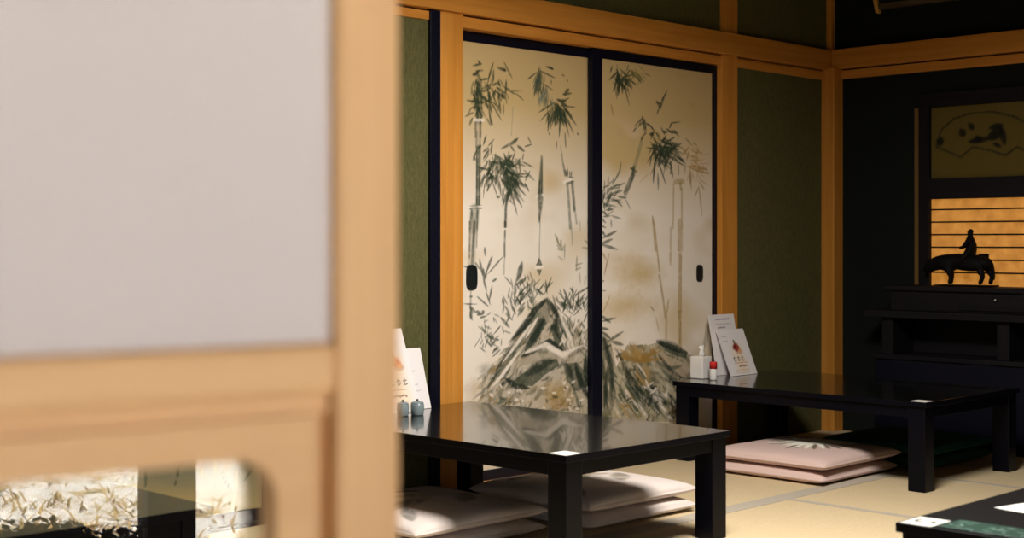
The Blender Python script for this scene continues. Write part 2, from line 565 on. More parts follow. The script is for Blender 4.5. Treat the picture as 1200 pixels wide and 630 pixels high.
def paint_left(P):
    D = 'band'
    P.tile(540, 50, 5.727)
    P.L([(122, 260), (128, 400), (122, 520)], 34, INK2, 0.75, D)
    P.L([(108, 300), (112, 510)], 12, INK, 0.8, D)
    P.many('80,155,145,140;115,120,140,150;85,220,130,185;100,190,155,185;80,215,110,205,14;185,245,220,130;130,250,190,240;100,260,130,290,16;140,310,215,275,15;220,180,215,290,13;215,290,245,265;205,370,235,310;255,250,250,290;290,130,350,250,9;245,165,305,190,12;285,175,305,190,16;305,250,300,370,14;300,300,370,350;370,340,425,390,7;340,320,420,325,6;230,320,300,380,15;250,350,270,470,10;185,380,210,480,12;200,400,280,530,9;190,450,205,560,10;40,385,110,400,9;30,495,90,465,9;65,440,110,430;110,300,140,350,15;80,350,150,340,15;95,400,160,400,15;110,440,150,500,15;130,360,190,400,12;180,310,205,390;150,330,200,300,14;105,330,165,320,15;240,300,300,340,14;275,340,305,380,16;250,260,270,300,12')
    P.fan(170, 350, 26, 40, 90, 40, 120, (55, 60), 10)
    P.fan(110, 380, 14, 30, 60, 60, 120, (18, 70), 12)
    P.many('350,430,340,620', 4, GREY, 0.7, prof=D)
    P.L([(90, 520), (150, 520)], 14, PAPER2, 0.85, D)
    P.L([(100, 535), (100, 630)], 13, INK2, 0.75, D); P.L([(132, 535), (130, 630)], 14, INK, 0.7, D)
    P.L([(116, 535), (115, 630)], 18, PALE, 0.5, D)
    P.tile(615, 50, 5.727)
    P.many('20,245,85,195,9;95,170,60,370,9;100,200,65,360;100,220,75,350;110,230,90,350;105,190,210,240,9;140,160,195,175,10;115,270,190,320,9;125,290,110,390;140,300,125,420;150,310,140,430;95,180,110,240,16;85,240,110,270,16;255,345,320,340,13;270,330,300,310,13;260,350,285,345,16;250,395,300,370;200,400,90,470,9;180,440,100,530,9;165,470,155,600;190,460,175,540;205,470,200,570;225,460,215,560;240,470,230,640;255,460,300,640;260,450,330,620;270,440,350,560;240,420,350,435,8;260,430,320,500;240,400,290,430,14;215,380,260,400,16;200,410,240,440,18;240,385,280,395,15;165,380,190,420;285,250,290,262,9;250,215,270,225,8;175,250,180,280,7;160,165,195,180,10')
    P.fan(215, 440, 26, 70, 130, 50, 115, (35, 25), 9)
    P.fan(95, 240, 14, 60, 110, 75, 115, (15, 30), 8, INK2)
    P.fan(140, 330, 10, 60, 110, 80, 115, (20, 20), 8, GREY)
    P.tile(540, 155, 5.727)
    P.L([(105, 0), (105, 100)], 12, INK2, 0.7, D); P.L([(132, 0), (128, 100)], 9, INK2, 0.7, D); P.L([(118, 0), (116, 100)], 18, PALE, 0.5, D)
    P.L([(120, 105), (118, 300), (115, 490)], 27, INK2, 0.85, D); P.L([(106, 110), (106, 480)], 8, INK, 0.8, D); P.L([(128, 250), (126, 480)], 7, INK, 0.7, D)
    P.many('80,190,112,105,10;85,160,100,190;120,105,140,85')
    P.L([(58, 503), (142, 498)], 11, PAPER2, 0.95, D); P.L([(60, 512), (140, 508)], 5, INK, 0.8, D); P.L([(60, 492), (140, 488)], 4, INK, 0.6, D)
    P.L([(95, 520), (85, 640)], 52, GREY, 0.7, D); P.L([(75, 525), (66, 640)], 14, INK2, 0.8, D); P.L([(112, 525), (108, 640)], 12, INK2, 0.8, D)
    P.many('170,20,150,90;210,70,200,150;225,45,180,95,9;235,140,215,260;150,180,190,110;270,110,330,80,390,35,12;340,80,385,40,16;335,90,360,130;380,90,430,130,13;365,130,340,200;420,140,415,190,8;120,235,170,250,12;170,250,200,240,16;180,190,160,250,13;200,200,260,200;250,180,290,230,14;290,140,310,210;350,200,330,240,15;180,310,230,290,18;200,300,250,440,8;160,340,150,450,7;190,330,180,400,7;260,330,270,430,9;280,270,300,275,20;320,250,300,360,15;330,280,430,300,11;340,300,450,370,12;345,320,440,430,11;340,350,415,510,12;330,360,380,560,10;310,400,280,500,12;370,280,450,280,8;230,200,260,240,16;270,200,330,215,16;300,215,370,230,15;345,235,380,210;260,170,280,240,14;320,180,350,210,15;240,430,265,435,12;205,205,180,300;150,130,190,100;345,150,300,200')
    P.fan(300, 230, 40, 50, 110, 20, 130, (55, 45), 12)
    P.fan(330, 330, 26, 60, 120, 30, 110, (25, 45), 11)
    P.fan(205, 250, 14, 50, 100, 70, 130, (25, 50), 10)
    P.L([(318, 410), (302, 500), (300, 640)], 15, INK, 0.85, D)
    P.tile(615, 155, 5.727)
    P.many('160,0,170,22,9;215,60,215,110,6;270,0,275,110,7;350,5,365,20,8;0,95,50,80,8;20,30,45,80,7;0,340,30,400,9;0,300,20,290')
    P.L([(113, 160), (108, 290), (104, 405)], 34, INK2, 0.85, 'taper'); P.L([(120, 170), (112, 400)], 10, INK, 0.7, 'taper'); P.L([(100, 330), (97, 410)], 10, INK, 0.7, D)
    P.L([(80, 432), (128, 420)], 13, PAPER2, 1, D)
    P.L([(97, 590), (103, 500), (104, 440)], 36, INK, 0.85, 'taper'); P.L([(100, 560), (98, 610)], 11, INK2, 0.8)
    P.L([(240, 90), (255, 200), (272, 285)], 16, INK2, 0.7, 'taper'); P.many('285,240,290,300;270,250,285,300;300,260,305,300;315,260,310,300', 9, INK2)
    P.L([(262, 335), (325, 308)], 13, PAPER2, 1, D); P.L([(300, 300), (325, 305)], 9, INK, 0.8, D); P.L([(285, 345), (325, 330)], 12, INK, 0.7, D)
    P.L([(285, 345), (295, 450), (305, 640)], 17, GREY, 0.75, D); P.L([(318, 335), (328, 450), (333, 520)], 18, INK2, 0.85, D); P.L([(333, 500), (348, 610)], 12, GREY, 0.6, D)
    P.tile(540, 260, 5.727)
    P.L([(85, 0), (72, 310)], 42, PALE, 0.6, D); P.L([(60, 0), (58, 240)], 10, INK2, 0.7, D); P.L([(92, 0), (75, 310)], 16, INK2, 0.8, D); P.L([(112, 0), (105, 170)], 8, INK2, 0.6, D)
    P.L([(67, 430), (66, 640)], 10, GREY, 0.6, D); P.many('60,560,80,620,14;60,500,80,500', 10, INK2)
    P.L([(297, 0), (297, 36)], 14, INK, 0.8, D); P.L([(286, 47), (306, 45)], 9, PAPER2, 1, D)
    P.L([(297, 58), (294, 150), (294, 230)], 11, INK2, 0.8, D); P.L([(294, 230), (290, 350)], 7, GREY, 0.6, D)
    P.many('160,170,165,230,13;125,250,150,370,13;95,270,130,320,10;210,230,170,340,16;280,235,180,350,9;150,370,175,470;210,430,190,530;240,380,210,400;170,470,200,560;110,500,190,570,8;20,550,110,550,6;70,570,100,610;140,600,160,600,14;150,310,160,380,16;175,330,160,390,14;100,600,130,605,14;15,295,70,310,7')
    P.many('410,275,395,340,375,400,26;440,370,390,430;365,400,365,480,12;440,430,380,500;390,480,450,480,9;330,500,350,600,12;280,515,290,560,15;430,540,380,600,12;400,490,400,560,12;295,365,350,430,7;420,500,380,560,12;345,560,370,620,13;440,480,400,540;290,560,280,620,12;310,600,330,630;375,420,420,380')
    P.fan(385, 540, 16, 40, 80, 230, 310, (35, 60), 10)
    P.tile(615, 260, 5.727)
    P.L([(102, 0), (97, 240)], 7, GREY, 0.6, D)
    P.poly([(97, 235), (118, 290), (75, 290)], INK, 0.85); P.L([(72, 305), (122, 300)], 11, PAPER2, 1, D); P.poly([(78, 318), (115, 318), (100, 362)], INK2, 0.8)
    P.many('200,80,230,150,260,190;270,140,265,260;215,150,250,200;250,190,270,150;245,120,240,170;215,180,265,190;225,230,260,260', 9, GREY, 0.7)
    P.many('210,90,230,160;240,120,250,190,12', 12, lin((120, 118, 70)), 0.7)
    P.L([(310, 0), (320, 150)], 9, GREY, 0.5, D); P.L([(370, 0), (372, 60)], 8, GREY, 0.4, D)
    P.many('350,230,345,330,12;340,290,390,275,9;340,320,380,305,9;365,330,375,420,8;410,360,400,420,8;400,120,430,150,10;385,170,430,180', 10, lin((120, 116, 76)), 0.7)
    P.many('180,370,130,490;75,450,130,490,12;140,390,150,480,10;10,480,40,450;60,540,25,490;440,430,320,500,9;260,450,290,520;270,500,330,600,14;290,540,250,610;30,520,60,560;10,400,40,430,7;310,500,300,600,11;360,500,330,610;400,480,350,570;270,520,260,600,12;240,540,280,560,14;420,500,390,560;440,520,410,600;330,470,300,440;20,560,60,600;20,420,10,470;150,440,190,400,8;40,600,90,560,10')
    P.fan(300, 560, 26, 40, 90, 210, 330, (70, 50), 9)
    P.fan(40, 520, 16, 40, 80, 220, 320, (40, 60), 9, INK2)
    # the rock, in photo coordinates
    P.tile(0, 0, 1)
    P.blob(560, 455, 22, 14, OCH2, 0.55); P.blob(568, 433, 12, 9, GREY, 0.55); P.blob(555, 475, 18, 10, GOLD, 0.5)
    P.poly([(641, 350), (630, 361), (616, 379), (598, 402), (580, 428), (566, 452), (560, 474), (600, 480), (650, 486), (694, 492), (694, 380), (684, 388), (672, 392), (655, 372)], PALE, 0.8)
    P.poly([(641, 350), (630, 361), (618, 377), (606, 392), (612, 402), (624, 394), (636, 378), (650, 378)], ROCK, 0.6)
    for k in range(42):      # drawn-out side of the rock
        t = random.random()
        x0, y0 = 634 - 30 * t + random.uniform(-3, 3), 366 + 44 * t + random.uniform(-4, 4)
        d = random.uniform(18, 66)
        P.L([(x0, y0), (x0 - d * 0.62, y0 + d * 0.8)], random.uniform(2, 5), random.choice([INK2, GREY, PAPER2, ROCK, GREY]), 0.6, 'leaf', 0.5)
    TONES = [lin(c) for c in ((50, 58, 44), (92, 94, 78), (128, 120, 98), (170, 158, 136), (208, 196, 176), (150, 126, 88), (84, 92, 74))]
    for k in range(330):
        x = random.uniform(566, 692)
        top = 350 + abs(x - 641) * (1.15 if x < 641 else 0.55) + 3
        y = random.uniform(top, 486)
        a = math.radians(random.gauss(128, 14) if x < 630 else random.gauss(100, 26) if y < 420 else random.gauss(140, 30))
        r = random.uniform(5, 20)
        x1, y1 = x + r * math.cos(a), y + r * math.sin(a)
        P.L([(x, y), ((x + x1) / 2 + random.uniform(-1, 1), (y + y1) / 2), (x1, y1)], random.uniform(1.6, 4.2), random.choice(TONES), 0.6, 'leaf', 0.7)
    P.L([(641, 350), (628, 362), (613, 384), (600, 398)], 5, DARK, 0.85, 'leaf')
    P.L([(641, 352), (650, 364), (655, 374)], 6, INK, 0.8)
    P.poly([(637, 372), (641, 378), (626, 404), (614, 413), (617, 402)], INK2, 0.9); P.L([(638, 374), (622, 404)], 5, INK, 0.7)
    P.L([(612, 417), (630, 408), (644, 399), (655, 407), (665, 412)], 4, DARK, 0.95, 'leaf', 0.15)
    P.poly([(645, 383), (651, 372), (656, 385), (664, 411), (650, 402)], INK2, 0.85); P.L([(652, 372), (651, 388)], 3, DARK, 0.9); P.L([(648, 380), (644, 392)], 3, DARK, 0.8)
    P.L([(655, 373), (668, 410)], 6, PAPER2, 0.7); P.L([(660, 371), (674, 405)], 4, GREY, 0.7); P.L([(668, 375), (682, 400)], 4, INK2, 0.6)
    P.poly([(600, 446), (616, 436), (634, 426), (652, 419), (656, 428), (640, 438), (624, 452), (610, 452)], INK2, 0.85)
    P.blob(610, 447, 14, 10, INK, 0.6); P.L([(594, 444), (606, 452), (622, 455)], 4, DARK, 0.9, 'leaf', 0.1); P.L([(586, 452), (600, 442)], 3, DARK, 0.6)
    P.L([(606, 425), (650, 416), (664, 424)], 7, PALE, 0.8); P.L([(617, 413), (640, 404), (660, 416), (690, 402)], 5, PAPER, 0.8)
    P.L([(666, 418), (684, 405), (694, 392)], 6, ROCK, 0.7)
    P.blob(652, 462, 26, 20, OCH2, 0.9); P.blob(658, 474, 22, 12, OCH, 0.65)
    P.poly([(660, 426), (676, 424), (686, 436), (690, 456), (676, 458), (664, 446)], INK2, 0.75)
    P.L([(674, 428), (682, 450), (691, 469)], 5, DARK, 0.85); P.L([(686, 420), (687, 452)], 6, INK, 0.85); P.L([(670, 448), (676, 466), (680, 484)], 3, INK, 0.7)
    P.L([(690, 430), (692, 470)], 6, INK2, 0.7)
    for k in range(90):      # ragged dots and twigs at the foot
        x, y = random.uniform(570, 694), random.uniform(446, 490)
        if y > 478 + (x - 560) * 0.1:
            continue
        a = random.uniform(0, 3.14)
        r = random.uniform(2, 7)
        P.L([(x, y), (x + r * math.cos(a), y + r * math.sin(a))], random.uniform(1.2, 2.6), random.choice([INK, GREY, PAPER2, PAPER2, OCH]), 0.7)
    for k in range(40):
        x, y = random.uniform(655, 692), random.uniform(372, 410)
        P.L([(x, y), (x + random.uniform(-6, 6), y + random.uniform(4, 14))], random.uniform(1.2, 2.6), random.choice([INK, INK2, PAPER2]), 0.7)
    for pts, w_ in (([(641, 350), (630, 360), (617, 377), (606, 391), (596, 402)], 6), ([(643, 351), (650, 363), (655, 375), (661, 392)], 5),
                    ([(636, 373), (628, 390), (619, 405)], 9), ([(611, 418), (628, 409), (644, 400), (654, 406), (666, 412)], 5),
                    ([(652, 370), (650, 384), (656, 398)], 5), ([(592, 443), (602, 451), (620, 455)], 5), ([(616, 438), (634, 428), (650, 421)], 9),
                    ([(674, 426), (681, 448), (691, 470)], 7), ([(687, 418), (688, 452)], 8), ([(664, 426), (672, 446)], 6), ([(586, 432), (570, 456)], 3), ([(600, 408), (580, 436)], 4)):
        P.L(pts, w_, DARK, 0.85, 'leaf', 0.45)
    for pts, w_ in (([(622, 380), (606, 402), (588, 426)], 3), ([(608, 412), (588, 440), (572, 458)], 3), ([(660, 378), (672, 402)], 4), ([(616, 413), (640, 403), (658, 415), (684, 404)], 4), ([(630, 372), (616, 396)], 3)):
        P.L(pts, w_, PAPER2, 0.85, 'leaf', 0.3)
    P.tile(540, 365, 5.727)
    P.many('270,40,330,110,14;330,20,300,90;300,10,350,60;165,180,210,240,12;180,160,230,190,14;210,280,250,230,14;220,260,260,240,14;200,220,240,190;215,300,270,250,9;190,150,200,190,10;110,20,160,10,14;60,20,80,60,14;230,140,270,90,8;130,40,170,30;230,185,260,190;90,240,140,160,4;160,240,190,170,8;60,0,80,40', 11)
    P.fan(200, 150, 18, 30, 60, 20, 160, (50, 60), 8, INK2)


def paint_right(P):
    D = 'band'
    P.tile(700, 60, 6.3)
    P.many('150,150,85,215,14;150,160,125,290,13;160,170,140,330,13;165,190,155,330,14;175,200,190,320,12;180,220,230,350,9;190,200,260,280,9;195,190,300,250,9;200,190,270,170,9;275,170,330,240,11;230,100,215,150,9;110,110,95,160,10;250,150,280,190,9;140,130,150,160,9;145,150,165,250,16;170,230,190,270,16;205,210,240,230;240,140,200,200', 11, DARK)
    P.fan(170, 200, 26, 50, 110, 40, 125, (25, 35), 10)
    P.fan(265, 150, 14, 40, 90, 20, 120, (35, 20), 8, lin((110, 105, 60)))
    P.many('105,400,118,480,14;100,390,110,430', 12, OCH, 0.55)
    P.many('330,480,350,600,14;320,500,270,560,9;340,520,300,560;360,530,400,560;345,500,360,590,18;290,560,260,600,8;330,490,300,560;390,545,420,590,14;400,600,410,620,16', 11)
    P.tile(765, 60, 6.29)
    P.L([(105, 290), (75, 360), (55, 410)], 22, INK2, 0.8, 'taper'); P.L([(100, 300), (60, 370)], 9, DARK, 0.9); P.L([(25, 375), (60, 390)], 9, DARK, 0.9, D)
    P.L([(30, 365), (50, 420)], 14, INK, 0.8); P.L([(50, 410), (28, 470)], 13, INK2, 0.7)
    P.many('130,530,205,520,8;100,570,150,610;130,590,190,600,16;10,580,0,620,16;60,560,90,620;140,530,120,570;75,590,110,600,14')
    P.blob(220, 180, 90, 30, GOLD, 0.7); P.blob(290, 400, 60, 40, GOLD, 0.6)
    P.tile(700, 155, 5.73)
    P.many('310,20,290,60,16;330,0,310,20;380,110,395,160,18;395,110,330,210,12;385,180,375,350,11;330,100,370,110,8;370,0,360,50,14;350,10,380,20,14', 12)
    P.L([(297, 65), (270, 160), (245, 245)], 24, lin((140, 130, 95)), 0.65, D)
    P.L([(225, 240), (262, 262)], 12, INK, 0.85, D); P.L([(245, 235), (238, 280)], 18, INK2, 0.8, D)
    P.L([(243, 275), (215, 345), (190, 405)], 30, INK2, 0.8, D); P.L([(250, 280), (210, 370)], 9, INK, 0.7)
    P.many('160,200,150,260,105,350,10;110,360,150,355,190,335,9;100,410,170,390,12;75,300,70,360;90,400,55,500,16;50,400,30,480,11;140,430,200,440,14;120,450,170,500;190,450,225,520,8;60,520,110,515;35,530,70,560;20,570,60,610;60,440,100,420,14;40,500,60,470,14;110,300,100,360,8;30,440,20,520', 11, INK2)
    P.fan(60, 470, 18, 50, 100, 200, 380, (25, 60), 9, INK2)
    P.many('300,320,350,270,8;280,340,310,310', 8, OCH2, 0.6)
    P.L([(370, 560), (378, 625)], 14, OCH, 0.7)
    P.tile(765, 155, 5.73)
    P.many('20,160,0,340,11;40,200,90,360,11;60,180,120,250,11;90,150,220,230,12;110,120,200,70;130,160,170,190;10,80,0,160,16;30,60,70,130,14;60,90,40,160,14;80,100,110,150,14;50,110,20,180,15;100,60,150,30,12;70,40,110,60;90,20,60,70;120,90,170,120;20,0,50,40,14;95,130,120,180,14;60,130,80,190,14;150,0,180,30,8;0,30,30,80,14;170,170,220,210;175,220,175,290,6;220,200,215,280,6;130,260,115,285,7', 12, DARK)
    P.fan(75, 110, 46, 50, 130, 10, 130, (40, 45), 11)
    P.many('200,150,250,90,12;260,120,310,140,9;230,180,240,130;260,190,340,190,12;250,240,380,280,10;250,260,260,390,12;310,330,350,390;310,360,280,440,11;310,370,322,470,330,570,13;300,240,370,250,11;270,70,300,90,8;200,110,230,150;230,230,300,230,12;255,270,250,350,14;290,150,310,110;330,270,380,270,8', 11, OCH, 0.72)
    P.fan(270, 190, 18, 50, 110, -20, 110, (30, 50), 9, OCH, 0.5)
    P.L([(148, 332), (202, 330)], 26, OCH2, 0.7, D); P.L([(140, 350), (136, 640)], 12, OCH2, 0.65, D); P.L([(185, 345), (190, 380)], 20, OCH, 0.7, D); P.L([(195, 380), (195, 640)], 14, OCH2, 0.65, D)
    P.tile(700, 260, 5.73)
    P.many('130,60,30,110,13;100,115,20,150,14;25,150,140,185,15;30,60,60,100;20,20,60,40,8;30,70,20,120', 13, INK)
    P.many('80,210,45,360,10;30,200,65,260,10;85,490,60,560,30,620,9;355,565,385,600', 10, OCH, 0.7)
    P.many('20,460,62,462,6;30,590,20,640,13;35,400,45,390', 8, INK)
    P.blob(280, 350, 260, 150, GOLD, 0.75, 1.0, 0.3); P.blob(200, 560, 300, 130, GOLD, 0.7, 1.0, 0.3); P.blob(150, 250, 200, 90, GOLD, 0.4, 1.0, 0.3)
    P.L([(375, 0), (390, 190)], 14, OCH2, 0.7, D)
    P.tile(765, 260, 5.73)
    P.L([(8, 0), (45, 330)], 13, OCH2, 0.75, D); P.L([(45, 360), (70, 520), (85, 640)], 16, OCH, 0.6, D)
    P.L([(122, 40), (120, 170)], 18, OCH2, 0.5, D); P.L([(120, 180), (118, 300)], 18, OCH2, 0.6, 'leaf'); P.L([(105, 520), (95, 620)], 18, OCH2, 0.6)
    P.L([(185, 0), (184, 195)], 38, OCH2, 0.6, D); P.L([(170, 0), (170, 190)], 7, OCH, 0.5, D); P.L([(165, 208), (202, 208)], 10, PAPER2, 0.9, D)
    P.L([(184, 222), (180, 640)], 26, OCH2, 0.75, D); P.L([(192, 230), (190, 600)], 7, OCH, 0.5, D); P.L([(165, 600), (200, 600)], 12, OCH, 0.5)
    P.tile(750, 365, 4.84)
    P.L([(150, 0), (148, 160)], 14, OCH2, 0.6, D); P.L([(225, 0), (228, 200)], 22, OCH2, 0.7, D); P.L([(230, 60), (225, 180)], 7, OCH, 0.6, D)
    P.L([(90, 30), (110, 120)], 9, OCH2, 0.6)
    # rocks and bush, in photo coordinates
    P.tile(0, 0, 1)
    P.poly([(705, 392), (716, 400), (722, 430), (735, 404), (760, 404), (775, 400), (800, 412), (810, 420), (812, 440), (796, 460), (790, 494), (705, 494)], lin((160, 150, 120)), 0.85)
    P.poly([(705, 392), (712, 398), (719, 425), (722, 462), (716, 486), (705, 490)], ROCK, 0.8)
    TONES = [lin(c) for c in ((50, 58, 44), (92, 94, 78), (128, 120, 98), (176, 164, 140), (214, 202, 182), (156, 130, 86), (84, 92, 74))]
    for k in range(300):
        x, y = random.uniform(707, 806), random.uniform(402, 492)
        if x > 770 and y < 400 + (x - 770) * 0.3:
            continue
        a = math.radians(random.gauss(80, 12) if x < 722 else random.gauss(55, 30))
        r = random.uniform(5, 18)
        P.L([(x, y), (x + r * math.cos(a), y + r * math.sin(a))], random.uniform(1.6, 4), random.choice(TONES), 0.6, 'leaf', 0.7)
    P.L([(707, 398), (715, 425), (717, 470)], 7, INK2, 0.85, 'leaf'); P.L([(712, 400), (720, 430), (722, 460)], 4, PALE, 0.8); P.L([(706, 420), (712, 480)], 5, INK, 0.8)
    P.blob(710, 488, 10, 10, lin((90, 90, 50)), 0.8)
    P.many('717,400,731,404,3.5;715,396,704,388,3;712,400,731,388,3;705,370,716,378,2.5;704,384,714,386,2.5;716,404,706,410,2;722,418,732,412,2.4;706,376,722,372,2', 2.6, INK)
    P.poly([(772, 398), (790, 404), (806, 412), (804, 420), (790, 416), (778, 410)], INK2, 0.85); P.L([(772, 402), (800, 414)], 3, DARK, 0.8)
    P.poly([(776, 414), (800, 424), (808, 430), (800, 446), (784, 440), (770, 426)], lin((185, 165, 140)), 0.8); P.L([(770, 424), (786, 432), (800, 428)], 4, INK2, 0.7); P.L([(782, 440), (796, 446)], 5, INK2, 0.7)
    P.L([(766, 416), (778, 434), (794, 444)], 4, GREY, 0.7)
    P.blob(756, 440, 24, 26, INK2, 0.6)
    for k in range(34):
        a = math.radians(random.uniform(185, 355))
        r = random.uniform(12, 32)
        P.L([(751, 424), (751 + r * math.cos(a), 424 + r * 0.95 * math.sin(a))], random.uniform(2, 4), np.array(OCH) * random.uniform(0.8, 1.4), 0.75)
    P.blob(744, 412, 14, 16, OCH2, 0.55); P.blob(754, 441, 15, 18, OCH2, 0.95, 1.6); P.blob(754, 444, 10, 12, OCH, 0.6)
    for k in range(44):
        a = math.radians(random.uniform(20, 160))
        P.L([(754 + random.uniform(-16, 16), 452), (754 + random.uniform(-36, 34), 452 + random.uniform(10, 34))], random.uniform(1.5, 3.2), random.choice([INK, DARK, INK2, GREY, PAPER]), 0.7)
    for k in range(46):
        x, y = random.uniform(718, 750), random.uniform(424, 486)
        r = random.uniform(6, 20)
        P.L([(x, y), (x + r * 0.7, y + r)], random.uniform(1.5, 3.6), random.choice([INK2, INK, GREY, PAPER, OCH2, PALE]), 0.75)
    for k in range(60):
        x, y = random.uniform(748, 796), random.uniform(446, 494)
        a = random.uniform(-2.6, -0.5)
        r = random.uniform(4, 12)
        P.L([(x, y), (x + r * math.cos(a), y + r * math.sin(a))], random.uniform(1.4, 2.6), random.choice([INK, DARK, PAPER2, PALE, lin((120, 122, 80))]), 0.75)
    for pts, w_ in (([(708, 396), (716, 424), (718, 460)], 5), ([(723, 410), (738, 440), (756, 470)], 4), ([(770, 400), (788, 405), (806, 414)], 7), ([(772, 416), (788, 436), (802, 444)], 4), ([(730, 430), (744, 460)], 5), ([(758, 466), (776, 484)], 4), ([(712, 430), (708, 480)], 5)):
        P.L(pts, w_, DARK, 0.8, 'leaf', 0.45)
    P.L([(830, 372), (828, 392), (824, 412)], 6, lin((120, 112, 76)), 0.5, 'leaf')  # faint shadow on the paper, painted in as an olive streak


# ------------------------------------------------------------------ room shell
def slab(name, mats, *boxes, label=None, bev=0.0):
    bm = B()
    for b_ in boxes:
        box(bm, *b_, bev=bev)
    o = obj(name, bm, mats)
    o['kind'] = 'structure'
    if label:
        o['label'] = label
    return o


XL, XR, YW, ZC = -7.7, 0.0, -6.3, 2.46
XO = -6.65        # left side of the matted room
TAT_Y = -3.92
slab('floor', M['tatami'], (XO - 0.1, 0.12, TAT_Y, 0.12, -0.08, 0.0), label='golden tatami mats')
fl = bpy.data.objects['floor']
bm = B()
box(bm, XO, 0, -0.985, -0.905, 0.0, 0.0015)
o = obj('tatami_border', bm, M['heri'], fl); o['label'] = 'grey cloth border of the mats'
for (x, y0, y1, w) in ((-1.83, -2.86, -0.985, 0.035), (-1.0, -2.86, -0.985, 0.035), (-3.72, -2.86, -0.985, 0.04)):
    bm = B(); box(bm, x - w / 2, x + w / 2, y0, y1, 0.0, 0.0015); obj('tatami_border', bm, M['heri'], fl)
bm = B(); box(bm, XO, 0, -2.90, -2.86, 0, 0.0015); obj('tatami_border', bm, M['heri'], fl)
slab('floor_corridor', M['floor_wood'], (XL, -1.0, YW - 0.1, TAT_Y, -0.1, -0.005), label='brown board floor of the corridor')
slab('ceiling', M['ceil_wood'], (XO - 0.1, 0.12, -3.2, 0.12, ZC, ZC + 0.05), (XL - 0.1, 0.12, YW - 0.1, -3.2, ZC, ZC + 0.05), label='dark board ceiling')

# back wall: green panels between the posts, two door openings
slab('wall_back', M['green'],
     (-0.793, -0.05, 0.012, 0.10, 0, 1.80),
     (-3.35, -2.734, 0.012, 0.10, 0, 1.80),
     (XO, -5.61, 0.012, 0.10, 0, 1.80),
     (XO, 0.0, 0.012, 0.10, 1.90, ZC), label='sanded green wall')
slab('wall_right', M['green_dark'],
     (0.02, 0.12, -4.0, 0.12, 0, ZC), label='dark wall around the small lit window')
slab('wall_left', M['plaster'], (XL - 0.1, XL, YW, -3.1, 0, ZC), (XO - 0.1, XO, -3.1, 0.12, 0, ZC))
slab('wall_corner', M['plaster'], (XL - 0.1, -6.62, -3.2, -3.1, 0, ZC))
slab('wall_light_block', M['green'], (-4.4, 0.12, -4.02, -3.92, 0, ZC), (-5.65, -4.4, -4.02, -3.92, 1.78, ZC))  # unseen wall and lintel added to keep corridor light off the right side
slab('wall_corridor', M['plaster'], (-1.0, -0.9, YW, -4.02, 0, ZC))
slab('wall_front', M['plaster'],
     (XL, -7.6, YW - 0.1, YW, 0, ZC), (-3.7, -0.9, YW - 0.1, YW, 0, ZC),
     (-7.6, -3.7, YW - 0.1, YW, 2.0, ZC), (-7.6, -3.7, YW - 0.1, YW, -0.1, 0.06))
trim_n = [0]


def trim(mat_, label, *boxes, bev=0.003):
    trim_n[0] += 1
    return slab('trim_%d' % trim_n[0], mat_, *boxes, label=label, bev=bev)


trim(M['wood_z'], 'bright orange wood post left of the painted doors', (-2.682, -2.563, 0.0, 0.12, 0, 1.83))
trim(M['wood_z'], 'orange wood post between painted doors and green wall', (-0.917, -0.793, 0.0, 0.12, 0, ZC))
trim(M['wood_z'], 'orange wood post in the corner', (-0.061, 0.06, -0.061, 0.06, 0, 1.83), (-0.016, 0.06, -0.016, 0.06, 1.83, ZC))
trim(M['wood_z'], 'orange wood post behind the paper door', (-3.44, -3.32, 0.0, 0.12, 0, 1.83))
trim(M['wood_z'], 'orange wood post at the far left', (-5.62, -5.50, 0.0, 0.12, 0, 1.83))
trim(M['lacquer_frame'], 'black strip beside the left post', (-2.734, -2.684, -0.004, 0.10, 0, 1.82), bev=0.001)
trim(M['wood_x'], 'long wood rail along the back wall above the doors', (XO, 0.0, -0.022, 0.10, 1.822, 1.923))
trim(M['wood_x'], 'lower lintel under the long rail', (-2.563, -0.917, 0.004, 0.12, 1.772, 1.815), (-0.793, -0.061, 0.004, 0.12, 1.772, 1.815), (-3.32, -2.734, 0.004, 0.12, 1.782, 1.815), (-5.50, -3.44, 0.004, 0.12, 1.772, 1.815), bev=0.002)
trim(M['dark_y'], 'dark filler added behind the lintel groove against stray light', (XO, 0.0, 0.03, 0.11, 1.80, 1.84), bev=0)  # added backing that keeps sky light from leaking through the groove
trim(M['wood_y'], 'long wood rail along the dark right wall', (-0.022, 0.06, -3.9, -0.022, 1.826, 1.925))
trim(M['wood_y'], 'lower lintel on the dark right wall', (0.0, 0.10, -3.9, -0.061, 1.775, 1.819), bev=0.002)
trim(M['wood_x'], 'door sill on the floor', (-2.563, -0.917, 0.004, 0.12, 0, 0.012), bev=0.001)
trim(M['dark_y'], 'dark door sill behind the paper door', (-5.50, -3.44, 0.004, 0.12, 0, 0.012), bev=0.001)
# corridor window posts
for k, (x, x2) in enumerate(((-7.6, -7.495), (-6.45, -6.345), (-5.174, -5.04), (-3.75, -3.65))):
    trim(M['dark_z'], 'dark window post', (x, x2, YW - 0.1, YW + 0.02, 0.06, 2.0))
trim(M['dark_z'], 'dark window sill', (-7.6, -3.7, YW - 0.12, YW + 0.04, 0.06, 0.10))
slab('roof_eave', M['dark_y'], (XL, -0.5, -6.75, YW - 0.1, 2.42, 2.5))


